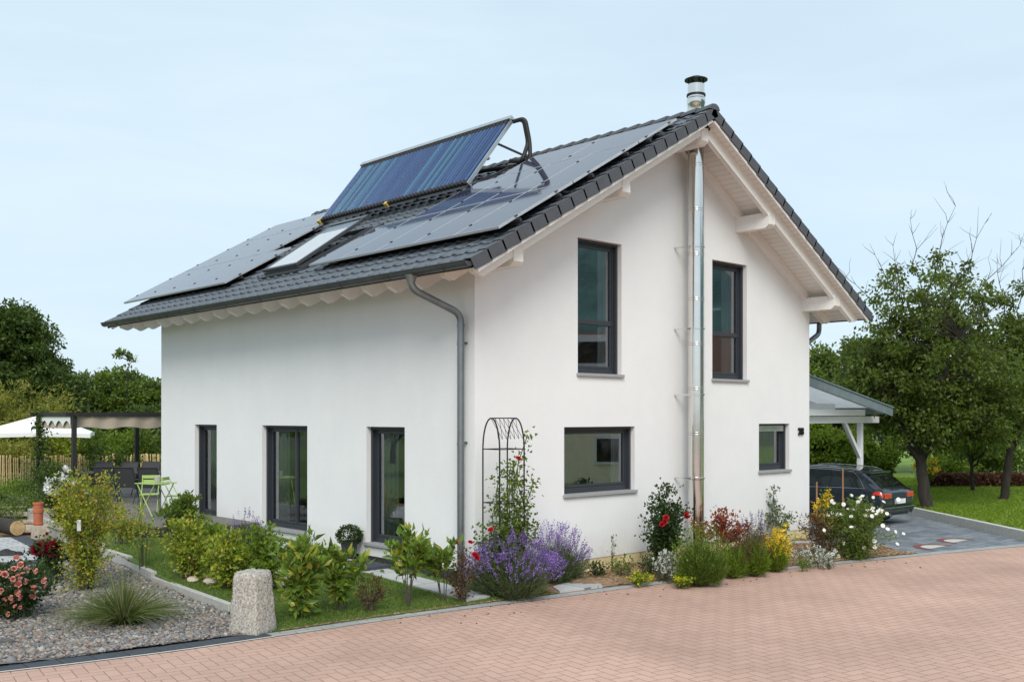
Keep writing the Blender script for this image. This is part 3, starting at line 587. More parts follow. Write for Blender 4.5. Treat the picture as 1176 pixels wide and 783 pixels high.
# ---------------------------------------------------------------- evacuated tube collector
col_root = empty('solar_collector'); col_root.parent = house
TP = 51.2; col_root.matrix_local = slope_matrix(0, 0, 0, TP, (3.02, 9.62, 7.43)); LW = 5.95; LH = 2.14
n = 44
t0 = MB().tube([(0, .10, .09), (0, LH-.02, .09)], .046, 10).build('tube', 'tube_glass', col_root, smooth=True)
for k in range(n):
    o = t0 if k == 0 else t0.copy()
    if k: C.objects.link(o); o.parent = col_root
    o.location = (.07+(LW-.14)*(k+.5)/n, 0, 0)
tb = MB(); tb.box(.0, LH-.05, .02, LW, LH+.07, .16); tb.build('header_box', 'alu', col_root, bevel=.012)
for y0, y1 in ((.0, .10), (LH-.16, LH-.05)):
    tb = MB(); tb.box(.04, y0+.01, .05, LW-.04, y1-.01, .10)
    for k in range(n): x = .07+(LW-.14)*(k+.5)/n; tb.tube([(x, y0, .09), (x, y1, .09)], .053, 8)
    tb.build('tube_caps', 'rubber', col_root)
tb = MB(); tb.box(0, .03, -.03, LW, .08, .03); tb.box(.0, .02, .02, .035, LH, .10); tb.box(LW-.035, .02, .02, LW, LH, .10); tb.box(LW/2-.02, .02, .02, LW/2+.02, LH, .10); tb.box(0, .9, -.03, LW, .95, .01); tb.build('collector_frame', 'alu', col_root)
tb = MB(); tb.box(.035, .05, .016, LW-.035, LH-.06, .022); tb.build('reflector', 'reflector', col_root)
tb = MB(); tb.box(-.04, -.05, .02, .06, .04, .14); tb.box(LW/2-.05, -.05, .02, LW/2+.05, .04, .14); tb.build('end_cap', 'brass', col_root)
top = Vector((3.02+math.cos(R(TP))*LH, 3.75, 7.43+math.sin(R(TP))*LH))
for y in (3.75, 5.6, 7.6, 9.5):
    st = MB(); st.bar((3.02+math.cos(R(TP))*1.45, y, 7.43+math.sin(R(TP))*1.45-.02), (5.0, y, ZR-.4*SN/CS+.05), .04, .04); st.bar((3.0, y, 7.40), (5.1, y, ZR-.3*SN/CS+.1), .04, .05); st.build('support_strut', 'pv_edge', house)
hz = MB()
for k in range(2):
    o = .05*k
    hz.tube(fillet([(top.x+.0, 3.72, top.z+.02), (top.x+.08, 3.45-o, top.z+.05), (top.x+.16, 3.38-o, top.z-.5), (top.x-.1+.2*k, 3.3-o, top.z-.95), (4.6-.3*k, 3.75, 8.22)], .14), .05, 8)
hz.tube([(4.3, 3.7, 8.08), (4.6, 5.2, 8.28), (4.9, 6.9, 8.42)], .05, 7)
hz.build('insulated_hose', 'rubber', house, smooth=True)
# ---------------------------------------------------------------- roof window
rw = empty('roof_window'); rw.parent = house; rw.matrix_local = slope_matrix(7.3, 6.12, .05); RWW, RWH = 1.45, 2.25
f = MB()
f.box(-.16, -.12, 0, RWW+.16, -.0, .035); f.box(-.16, 0, 0, -.0, RWH, .05); f.box(RWW, 0, 0, RWW+.16, RWH, .05); f.box(-.16, RWH, 0, RWW+.16, RWH+.2, .05)
f.build('flashing', 'zinc_dark', rw)
f = MB()
f.box(0, 0, .0, .06, RWH, .08); f.box(RWW-.06, 0, .0, RWW, RWH, .08); f.box(.06, 0, .0, RWW-.06, .06, .08); f.box(.06, RWH-.06, .0, RWW-.06, RWH, .08)
f.build('frame', 'frame_anthracite', rw, bevel=.008)
def on_sash(o): o.matrix_local = Matrix.Translation((0, 0, .09)) @ Matrix.Rotation(R(4.5), 4, 'X'); return o
f = MB(); f.box(.0, 0, 0, .07, RWH, .075); f.box(RWW-.07, 0, 0, RWW, RWH, .075); f.box(.07, 0, 0, RWW-.07, .08, .07); f.box(-.02, RWH-.13, -.01, RWW+.02, RWH+.02, .085)
on_sash(f.build('sash_frame', 'zinc_dark', rw, bevel=.01)); on_sash(MB().box(.07, .08, .03, RWW-.07, 1.75, .05).build('brightening_sheet', 'fabric_white', rw))  # white sheet added close under the glass so the pane looks sky-bright
on_sash(MB().add([(.07, .08, .065), (RWW-.07, .08, .065), (RWW-.07, RWH-.16, .065), (.07, RWH-.16, .065)], [(0, 1, 2, 3)]).build('glass', 'skylight_glass', rw))
# ================================================================ GROUND
ZS = -.62
Kpx = [(-260, 799), (-100, 784), (0, 772), (80, 763), (200, 748), (316, 731), (470, 708), (655, 684), (770, 669), (900, 654), (1036, 640), (1176, 627)]
K = [at(a, b, ZS)[:2] for a, b in Kpx]; dx, dy = K[-1][0]-K[-2][0], K[-1][1]-K[-2][1]; K += [(K[-1][0]+dx*4, K[-1][1]+dy*4)]
def kerb_y(x):
    for (xa, ya), (xb, yb) in zip(K, K[1:]):
        if xa <= x <= xb: return ya+(yb-ya)*(x-xa)/(xb-xa)
    return K[0][1] if x < K[0][0] else K[-1][1]
def structure(o, name=None): o['kind'] = 'structure'; return o
def ngon(name, pts, z, m, parent=None): return MB().add([(p[0], p[1], z) for p in pts], [tuple(range(len(pts)))]).build(name, m, parent)
def ruled(name, A, B, nu, nv, hf, m, bumpy=0):
    A, B = np.array(A, float), np.array(B, float)
    def res(P, n):
        t = np.linspace(0, len(P)-1, n); i = np.minimum(t.astype(int), len(P)-2); f = (t-i)[:, None]; return P[i]*(1-f)+P[i+1]*f
    A, B = res(A, nv), res(B, nv); u = np.linspace(0, 1, nu)[None, :, None]; XY = A[:, None]*(1-u)+B[:, None]*u
    Z = hf(XY[..., 0], XY[..., 1])+(rng.normal(size=XY.shape[:2])*bumpy if bumpy else 0)
    V = np.concatenate([XY, Z[..., None]], -1).reshape(-1, 3); i, j = np.meshgrid(np.arange(nv-1), np.arange(nu-1), indexing='ij'); a = (i*nu+j).ravel()
    F = np.stack([a, a+1, a+nu+1, a+nu], 1)
    if (B[0]-A[0])[0]*(A[-1]-A[0])[1]-(B[0]-A[0])[1]*(A[-1]-A[0])[0] < 0: F = F[:, ::-1]
    o = npmesh(name, V, F, m, smooth=True); return structure(o)
structure(ngon('ground', [(-600, -300), (900, -300), (900, 900), (-600, 900)], -.80, 'field'))
structure(ngon('street', [(-60, K[0][1]+5), *K, (60, -30), (60, -60), (-60, -60)], ZS, 'street_pavers'))
# kerb strips: grey double paver row along lawn and beds, anthracite row along the gravel
def strip(name, xs, o0, o1, z, m):
    A = [(x, kerb_y(x)+o0) for x in xs]; B = [(x, kerb_y(x)+o1) for x in xs]; n = len(xs)
    o = MB().add([(a, b, z) for a, b in A]+[(a, b, z) for a, b in B], [(i, i+1, n+i+1, n+i) for i in range(n-1)]).build(name, m); return structure(o)
xe = at(316, 731, ZS)[0]
strip('turf_edge', np.linspace(xe-.1, .9, 30), .25, .80, -.612, 'turf'); strip('soil_edge', np.linspace(.9, 10.2, 40), .25, .80, -.612, 'soil'); strip('gravel_edge', np.linspace(-12, xe-.1, 30), .26, .80, -.612, 'gravel_base')
strip('kerb_strip', np.linspace(xe, 14.6, 60), .0, .30, ZS+.006, 'kerb_pavers')
strip('edge_line', np.linspace(-12, xe, 20), .0, .05, ZS+.008, 'concrete_light')
x = -12
ab = []
while x < xe-.3:
    a = MB(); y0, y1 = kerb_y(x)+.055, kerb_y(x+.38)+.055
    a.add([(x+.006, y0, ZS-.05), (x+.375, y1, ZS-.05), (x+.375, y1+.26, ZS-.05), (x+.006, y0+.26, ZS-.05), (x+.006, y0, ZS+.022), (x+.375, y1, ZS+.022), (x+.375, y1+.26, ZS+.022), (x+.006, y0+.26, ZS+.022)],
          [(0, 3, 2, 1), (4, 5, 6, 7), (0, 1, 5, 4), (1, 2, 6, 5), (2, 3, 7, 6), (3, 0, 4, 7)])
    ab.append(a); x += .381
m_ = MB()
for a in ab: m_.add(a.v, a.f)
structure(m_.build('kerb_stones', 'anthracite_paver', bevel=.008))
EDG = [(-4.25, .35), (-4.17, .75), (-3.9, 4.1), (-3.66, 5.72), (-3.56, 7.33), (-3.2, 10.3), (-2.85, 13.1)]
_KX, _KY = [a for a, b in K], [b for a, b in K]
def lawn_h(x, y):
    d = np.maximum(y-np.interp(x, _KX, _KY)-.25, 0); return np.minimum(-.607+.03*np.clip(d*2, 0, 1)+.0445*d, -.212)+.010*np.sin(x*2.1)*np.cos(y*1.7)*np.clip(d, 0, 1)
def gravel_h(x, y): return np.clip(-.575+.022*(y), -.6, -.40)+.01*np.sin(x*3)*np.cos(y*2.3)
lawn = ruled('lawn', [(-4.4, kerb_y(-4.4)+.3), (-4.2, 1), (-3.9, 4.1), (-3.56, 7.4)], [(.9, kerb_y(.9)+.3), (.0, .3), (0, 4.1), (0, 7.5)], 60, 90, lawn_h, 'turf', .006)
ruled('gravel_bed', [(-13, kerb_y(-13)+.3), (-13, 3), (-12, 7.5)], [(-4.5, kerb_y(-4.5)+.3), (-4.1, 3), (-3.55, 7.5)], 60, 60, gravel_h, 'gravel_base', .006)
bed_h = lambda x, y: -.605+(.03+.03*np.sin(x*1.9)*np.sin(y*3+1)+.02*np.sin(x*5.1+y*4))*np.clip((y-np.interp(x, _KX, _KY)-.28)*2.5, 0, 1)
ruled('planting_bed', [(x, kerb_y(x)+.3) for x in np.linspace(.6, 10.2, 10)], [(x, .05) for x in np.linspace(-.0, 11.2, 10)], 30, 120, bed_h, 'soil', .008)
sp_ = [(.95, kerb_y(.95)+.3), (1.9, kerb_y(1.9)+.3), (2.5, -.5), (2.0, -.45), (1.2, -.7)]; structure(MB().add([(a, b, -.72) for a, b in sp_]+[(a, b, -.578) for a, b in sp_], [(4, 3, 2, 1, 0), (5, 6, 7, 8, 9)]+[(i, (i+1) % 5, 5+(i+1) % 5, 5+i) for i in range(5)]).build('slab_path', 'slab_pavers'))
MBp = MB().add([(-.85, -.75, -.60), (-.30, -.75, -.60), (-.30, 7.3, -.27), (-.85, 7.3, -.27), (-.85, -.75, -.55), (-.30, -.75, -.55), (-.30, 7.3, -.198), (-.85, 7.3, -.198)], [(0, 3, 2, 1), (4, 5, 6, 7), (0, 1, 5, 4), (1, 2, 6, 5), (2, 3, 7, 6), (3, 0, 4, 7)])
structure(MBp.build('garden_path', 'slab_pavers'))
tag(MB().box(-.78, 2.15, -.50, -.2, 3.15, -.36).build('door_step', 'anthracite_paver', bevel=.008), 'dark flat step slab below the terrace door nearest the house corner', 'step')
structure(ngon('stepping_slabs', [(8.9, -1.3), (10.3, -1.2), (10.7, -.1), (9.0, -.1)], -.560, 'slab_pavers'))
# driveway, raised kerb, lawn beyond
structure(ngon('driveway', [(9.7, kerb_y(9.7)+.3), (11.5, kerb_y(11.5)+.3), (13, kerb_y(13)+.3), (14.45, kerb_y(14.45)+.3), (14.5, -3.75), (18.7, 1.1), (22.5, 5.4), (22.5, 31), (10.85, 31), (10.85, 0), (10.6, 0)], ZS+.003, 'drive_pavers'))
kp = [(14.3, -3.98), (18.7, 1.08), (22.5, 5.45)]
kb = 0
for a, b in zip(kp, kp[1:]):
    d = Vector((b[0]-a[0], b[1]-a[1], 0)); L_ = d.length; d.normalize(); n = int(L_/1.05)
    for i in range(n):
        p, q = Vector((*a, 0))+d*(i*L_/n+.004), Vector((*a, 0))+d*((i+1)*L_/n-.004)
        o = MB().bar((p.x, p.y, -.52), (q.x, q.y, -.52), .16, .27).build('kerb', 'concrete_light', bevel=.012); structure(o)
structure(ngon('meadow', [(14.5, -4.1), (18.82, 1.0), (22.6, 5.3), (22.6, 60), (90, 60), (90, -40), (20, -40)], -.43, 'turf_bright'))
structure(ngon('garden', [(-40, 13.2), (-2.95, 13.2), (-3.55, 7.42), (0, 7.4), (0, 12.6), (10.8, 12.6), (10.8, 30), (22.4, 30), (22.4, 60), (-40, 60)], -.22, 'turf'))
dk = [(0, 7.45), (-1.1, 7.3), (-2.3, 8.3), (-2.6, 12), (-1.6, 20.6), (6.5, 20.6), (6.5, 12.62), (0, 12.62)]
n = len(dk); d_ = MB().add([(a, b, -.2) for a, b in dk]+[(a, b, -.02) for a, b in dk], [tuple(range(n)), tuple(range(2*n-1, n-1, -1))]+[(i, (i+1) % n, n+(i+1) % n, n+i) for i in range(n)]); structure(d_.build('deck_base', 'dark_wood'))
bd = MB(); x = -2.6
while x < 6.5:                                             # deck boards laid along Y
    y0 = 7.45 if x > -1.1 else 8.3-(min(x+2.3, 1.2))*.85 if x > -2.3 else 8.3+(abs(x)-2.3)*12
    if x >= 0: y0 = 12.63
    bd.box(x, y0, -.02, min(x+.138, 6.5), 20.6 if x > -1.6 else 12+(x+2.6)*8.4, .004); x += .146
structure(bd.build('deck', 'deck'))
structure(ngon('bare_soil', [(-14, 6.9), (-3.6, 6.9), (-2.9, 13.5), (-14, 13.5)], -.43, 'soil'))
structure(ngon('paved_yard', [(-14, 7.3), (-4.5, 7.3), (-4.0, 11.6), (-14, 12.5)], -.36, 'yard_pavers'))
yb = MB()
for i in range(11): yb.box(-4.5+i*.045, 7.3+i*.38, -.42, -4.2+i*.045, 7.67+i*.38, -.345)
structure(yb.build('yard_border', 'anthracite_paver', bevel=.006))
yb = MB()
for i in range(20): yb.box(-4.9-i*.39, 7.0, -.42, -4.52-i*.39, 7.28, -.345)
structure(yb.build('yard_border', 'anthracite_paver', bevel=.006))
# stepped concrete edging
tops = [-.44, -.40, -.30, -.24, -.14, -.06]
for i, (a, b) in enumerate(zip(EDG[1:], EDG[2:])):
    zt = [-.41, -.33, -.24, -.15, -.08][i]; L_ = math.dist(a, b); k = max(1, round(L_/1.2)); d = ((b[0]-a[0])/L_, (b[1]-a[1])/L_)
    for j in range(k):
        p = (a[0]+d[0]*(L_*j/k+.004), a[1]+d[1]*(L_*j/k+.004)); q = (a[0]+d[0]*(L_*(j+1)/k-.004), a[1]+d[1]*(L_*(j+1)/k-.004))
        structure(MB().bar((p[0], p[1], zt-.2), (q[0], q[1], zt-.2), .10, .40).build('edging_stone', 'concrete', bevel=.008))
structure(MB().box(-3.1, 12.9, -.4, -2.6, 13.35, .12).build('edging_stone', 'concrete', bevel=.012))
# ---- gravel chips
def chips(name, P, sz, m, flat=.4, label=None):
    n = len(P); base = np.array([[1, 0, 0], [0, 1, 0], [-1, 0, 0], [0, -1, 0], [0, 0, 1], [0, 0, -1]], float)
    s = sz*np.exp(rng.normal(size=(n, 1, 1))*.35); q = base[None]*(1+rng.normal(size=(n, 6, 3))*.22)*np.array([1, .7, flat]); q = q*s
    a = rng.uniform(0, 2*np.pi, n); t = rng.normal(size=n)*.35; ca, sa = np.cos(a), np.sin(a); ct, st_ = np.cos(t), np.sin(t)
    y = q[..., 1]*ct[:, None]-q[..., 2]*st_[:, None]; z = q[..., 1]*st_[:, None]+q[..., 2]*ct[:, None]; x = q[..., 0]
    q = np.stack([x*ca[:, None]-y*sa[:, None], x*sa[:, None]+y*ca[:, None], z], -1)+P[:, None, :]
    F = np.array([[0, 1, 4], [1, 2, 4], [2, 3, 4], [3, 0, 4], [1, 0, 5], [2, 1, 5], [3, 2, 5], [0, 3, 5]]); b = np.arange(n)[:, None, None]*6
    o = npmesh(name, q.reshape(-1, 3), (b+F[None]).reshape(-1, 3), m); o['kind'] = 'stuff'
    return o
n = 42000; px = rng.uniform(-30, 320, n); dd = rng.uniform(10.8, 23, n)**1.0; X, Y = [], []
P = CAM[None, :2]+FF[None, :2]*dd[:, None]+FR[None, :2]*((px-588)/FPX*dd)[:, None]
k = (P[:, 1] > np.array([kerb_y(a) for a in P[:, 0]])+.34) & (P[:, 1] < 7.1) & (P[:, 0] < np.interp(P[:, 1], [b for a, b in EDG], [a for a, b in EDG])-.07)
P = P[k]; P = np.column_stack([P, gravel_h(P[:, 0], P[:, 1])+.008]); tag(chips('gravel', P, .034, 'slate_chips'), 'grey slate chips spread between pink street and concrete edging', 'gravel')
n = 16000; X = rng.uniform(.8, 10.4, n); ky = np.array([kerb_y(a) for a in X]); Y = ky+.27+rng.uniform(0, 1, n)*(-.02-ky-.27)
k = ~((X > 1.0) & (X < 2.4) & (Y < -.5)) & (X > 2.0); X, Y = X[k], Y[k]
tag(chips('bark_mulch', np.column_stack([X, Y, bed_h(X, Y)+.008]), .030, 'bark_chips', .25), 'brown bark mulch covering the flower bed along the gable wall', 'mulch')
n = 2600; X = rng.uniform(-4.1, .8, n); Y = np.interp(X, _KX, _KY)+.27+np.abs(rng.normal(size=n))*.05
tag(chips('edge_litter', np.column_stack([X, Y, np.full(n, -.600)]), .018, 'bark_chips', .25), 'dry brown litter and moss between lawn and grey kerb strip', 'litter')
# ---- grass blades
def grass(name, P, h, m, w=.006):
    n = len(P); D = np.column_stack([rng.normal(size=(n, 2))*.45, np.ones(n)]); V, F = blade_geo(P, D, h*rng.uniform(.5, 1.3, n), w, .6, 2); o = npmesh(name, V, F, m); o['kind'] = 'stuff'; return o
n = 120000; X = rng.uniform(-4.3, .8, n); Y = rng.uniform(-1.3, 7.3, n); ky = np.interp(X, [a for a, b in K], [b for a, b in K]); ex = np.interp(Y, [b for a, b in EDG], [a for a, b in EDG])
k = (Y > ky+.26+rng.normal(size=n)*.025) & (X > ex+.06) & ~((X > -.9) & (X < 0) & (Y > -.85)); X, Y = X[k], Y[k]
tag(grass('grass', np.column_stack([X, Y, lawn_h(X, Y)]), .075, 'blade_green', .007), 'short green lawn grass between the concrete edging and the eaves wall', 'grass')
n = 70000; px = rng.uniform(1000, 1240, n); dd = rng.uniform(20, 47, n); P = CAM[None, :2]+FF[None, :2]*dd[:, None]+FR[None, :2]*((px-588)/FPX*dd)[:, None]
s = (P[:, 0]-14.5)*5.0-(P[:, 1]+4.1)*4.35; k = s > .3; P = P[k]; P = np.column_stack([P, np.full(len(P), -.43)])
tag(grass('grass', P, .13, 'blade_bright', .025), 'bright green meadow grass beyond the driveway kerb under the fruit trees', 'grass')
# clay arcs let into the driveway paving
def arc(name, c, r0, r1, a0, a1, z, m, n=18):
    V = []; 
    for i in range(n+1): a = R(a0+(a1-a0)*i/n); V += [(c[0]+r0*math.cos(a), c[1]+r0*math.sin(a), z), (c[0]+r1*math.cos(a), c[1]+r1*math.sin(a), z)]
    return MB().add(V, [(2*i, 2*i+1, 2*i+3, 2*i+2) for i in range(n)]).build(name, m)
for cx, cy in ((at(1078, 628.5, ZS)[:2]), (at(1104, 621.5, ZS)[:2])):
    structure(arc('clay_arc', (cx, cy), .40, .56, -10, 190, ZS+.009, 'ring_clay')); structure(arc('light_inlay', (cx, cy), .02, .39, 0, 180, ZS+.009, 'concrete_light'))
# granite boundary stone
bx, by, _ = at(291, 724, -.6); bl = bmesh.new(); bmesh.ops.create_cube(bl, size=1); bmesh.ops.subdivide_edges(bl, edges=bl.edges[:], cuts=9, use_grid_fill=True)
for v in bl.verts:
    t = v.co.z+.5; k = .51-(.13*t); rr = 1-.06*(abs(v.co.x*2*v.co.y*2))**2; e = 1-.10*max(0, t-.9)*10*.6
    v.co = Vector((v.co.x*k*rr*e, v.co.y*k*rr*e, t*.90)); v.co += Vector((random.gauss(0, .006), random.gauss(0, .006), random.gauss(0, .006)))
me = bpy.data.meshes.new('boundary_stone'); bl.to_mesh(me); bl.free(); me.materials.append(MT['granite']); me.polygons.foreach_set('use_smooth', [True]*len(me.polygons))
o = bpy.data.objects.new('boundary_stone', me); o.location = (bx, by, -.66); o.rotation_euler = (0, R(-1), R(24)); link(o); tag(o, 'rough tapered granite post at the corner between gravel bed, lawn and street', 'stone post')
# ================================================================ PLANTS
def stems_np(base, tips, mid, r):
    """thin 3-sided stems from base through mid to tip"""
    m = MB()
    for b, c, t in zip(base, mid, tips):
        pts = [Vector(b).lerp(Vector(c), u).lerp(Vector(c).lerp(Vector(t), u), u) for u in (0, .33, .66, 1)]; m.tube(pts, [r, r*.8, r*.6, r*.35], 4, cap=False)
    return m
def bush(name, label, cat, loc, h, r, nst, nleaf, L, W, lm, stem='stem_green', sr=.008, t0=.25, up=.4, jit=.06, base_r=.12, group=None, top=.0, flat=.5, twigs=3, geo=leaf_geo, droop=0):
    """stems fanning from the base; every stem carries side twigs; leaves sit along stems and twigs"""
    x, y, z = loc; root = empty(name, (x, y, z), label=label, cat=cat, group=group)
    ang = rng.uniform(0, 2*np.pi, nst); q = np.sqrt(rng.uniform(0, 1, nst)); b = np.column_stack([np.cos(ang)*base_r*r*q, np.sin(ang)*base_r*r*q, np.zeros(nst)-.02])
    hh = h*(1-(1-flat)*q**2)*rng.uniform(.78, 1.04, nst); t = np.column_stack([np.cos(ang)*r*q, np.sin(ang)*r*q, hh]); c = b*.3+t*.3; c[:, :2] *= .6; c[:, 2] = hh*.62
    def pt(i, u): return ((b[i]*(1-u)[:, None]+c[i]*u[:, None])*(1-u)[:, None]+(c[i]*(1-u)[:, None]+t[i]*u[:, None])*u[:, None])
    m = stems_np(b, t, c, sr)
    # twigs
    nt_ = nst*twigs; ti = rng.integers(0, nst, nt_); tu = rng.uniform(t0, .95, nt_); tb_ = pt(ti, tu); td = unit(sph(nt_)*np.array([1, 1, .5])+np.array([0, 0, up])); tl = h*.22*rng.uniform(.4, 1, nt_)*(1.1-tu*.5); te = tb_+td*tl[:, None]
    for a, e_ in zip(tb_, te): m.tube([a, e_], [sr*.5, sr*.25], 3, cap=False)
    m.build('stem', stem, root)
    n1 = nleaf//2; i = rng.integers(0, nst, n1); u = t0+(1.02-t0)*rng.uniform(0, 1, n1)**.8; p1 = pt(i, u); n2 = nleaf-n1
    if nt_: j = rng.integers(0, nt_, n2); v = rng.uniform(.1, 1.1, n2)[:, None]; p2 = tb_[j]*(1-v)+te[j]*v
    else: j = rng.integers(0, nst, n2); p2 = pt(j, rng.uniform(t0, 1, n2))
    P = np.concatenate([p1, p2]); P += rng.normal(size=P.shape)*jit*np.array([1, 1, .6]); P[:, 2] = np.maximum(P[:, 2], .02)
    out = P.copy(); out[:, 2] -= h*.45; D = unit(unit(out)*.5+sph(len(P))*.8+np.array([0, 0, up-droop]))
    V, F = geo(P, D, L*rng.uniform(.6, 1.15, len(P)), W*rng.uniform(.7, 1.1, len(P))); npmesh('foliage', V, F, lm, root)
    return root, t, te, P
def tuft(name, label, cat, loc, h, r, n, m, w=.008, spread=.9, droop=.8, base=.12, group=None, seg=4):
    root = None; a = rng.uniform(0, 2*np.pi, n); q = rng.uniform(0, 1, n)**.6; P = np.column_stack([np.cos(a)*base*q, np.sin(a)*base*q, np.zeros(n)])
    D = np.column_stack([np.cos(a)*q*spread, np.sin(a)*q*spread, np.ones(n)])+rng.normal(size=(n, 3))*.1; V, F = blade_geo(P, D, h*rng.uniform(.65, 1.2, n), w, droop*q, seg)
    o = npmesh(name, V, F, m, loc=loc); return tag(o, label, cat, group)
def spikes(root, P, D, L, r, m, name='flower_spikes', nb=10):
    """flower spikes: clusters of tiny petals round each stem end"""
    n = len(P); t = np.linspace(0, 1, nb); Q = (P[:, None]+unit(D)[:, None]*(t[None, :, None]*L)).reshape(-1, 3); Q += rng.normal(size=Q.shape)*r*.5
    V, F = leaf_geo(Q, sph(len(Q))+np.array([0, 0, .4]), r*2.4, r*1.9); o = npmesh(name, V, F, m, root); o['kind'] = 'stuff'; return o
def lavender(label, loc, h, r, n, stemm='leaf_grey', fm='lavender', group=None, cat='lavender', name='lavender_bush', nb=9, dense=1.):
    root = empty(name, loc, label=label, cat=cat, group=group)
    a = rng.uniform(0, 2*np.pi, n); q = np.sqrt(rng.uniform(0, 1, n)); P = np.column_stack([np.cos(a)*r*.25*q, np.sin(a)*r*.25*q, np.zeros(n)])
    tip = np.column_stack([np.cos(a)*r*q, np.sin(a)*r*q, h*(1-.5*q**2)*rng.uniform(.66, 1.08, n)])
    D = tip-P; V, F = blade_geo(P, D, np.linalg.norm(D, axis=1), .006, .02, 2); npmesh('flower_stems', V, F, 'stem_green', root)['kind'] = 'stuff'
    spikes(root, tip-unit(D)*.05, D, .12, .011, fm, nb=nb)
    nl = int(6500*dense); a = rng.uniform(0, 2*np.pi, nl); q = np.sqrt(rng.uniform(0, 1, nl)); u = rng.uniform(.02, .62, nl); lob = 1+.22*np.sin(a*3+loc[0]*9)+.12*np.sin(a*7); X = np.column_stack([np.cos(a)*r*q*lob*(.45+.55*u), np.sin(a)*r*q*lob*(.45+.55*u), h*u*(1-.5*q**2)*rng.uniform(.6, 1.15, nl)])
    DD = X*np.array([1, 1, .2])+np.array([0, 0, .5])+rng.normal(size=X.shape)*.25; V, F = leaf_quad(X, DD, .15*rng.uniform(.4, 1.3, nl), .013); npmesh('foliage', V, F, stemm, root)
    return root
# flower heads ---------------------------------------------------
def rose_mesh(r, m, n=20):
    P = []; D = []; V = []; F = []
    for i in range(n):
        t = i/n; a = i*2.4; el = .25+1.15*(1-t); rr = r*(.25+.75*t); b = len(V); dx, dy = math.cos(a), math.sin(a)
        for (uu, vv) in ((-.5, 0), (.5, 0), (-.65, .6), (.65, .6), (-.35, 1), (.35, 1)):
            out = rr*(.25+.75*math.sin(vv*1.3)*math.cos(el)+.15); up_ = r*(.1+.95*vv*math.sin(el)); s = uu*r*(.55+.6*t)
            V.append((dx*out-dy*s, dy*out+dx*s, up_))
        F += [(b, b+1, b+3, b+2), (b+2, b+3, b+5, b+4)]
    mb = MB(); mb.add(V, F); o = mb.build('flower', m, smooth=False); me = o.data; bpy.data.objects.remove(o); return me
def daisy_mesh(r, mp_, mc, n=14):
    mb = MB(); 
    for i in range(n):
        a = 2*math.pi*i/n; w = r*.17; dx, dy = math.cos(a), math.sin(a); mb.add([(dx*r*.2+dy*w*.5, dy*r*.2-dx*w*.5, 0), (dx*r*.2-dy*w*.5, dy*r*.2+dx*w*.5, 0), (dx*r-dy*w, dy*r+dx*w, r*.08*random.uniform(-1, 1)), (dx*r+dy*w, dy*r-dx*w, r*.06)], [(0, 1, 2, 3)], 0)
    mb.lathe([(r*.28, -.01*r), (r*.26, r*.12), (r*.1, r*.2)], 8, mi=1); o = mb.build('flower', [mp_, mc]); me = o.data; bpy.data.objects.remove(o); return me
def bloom(root, me, P, D, sc_=(.8, 1.2), name='flower'):
    for p, d in zip(P, D):
        o = bpy.data.objects.new(name, me); C.objects.link(o); o.parent = root; o.location = p; o.rotation_euler = Vector(d).to_track_quat('Z', 'Y').to_euler(); s = random.uniform(*sc_); o.scale = (s, s, s)
TC = Vector((-.68, -.73, .35))
def facing(n, k=.6): return unit(sph(n)*k+np.array([-.5, -.55, .6]))
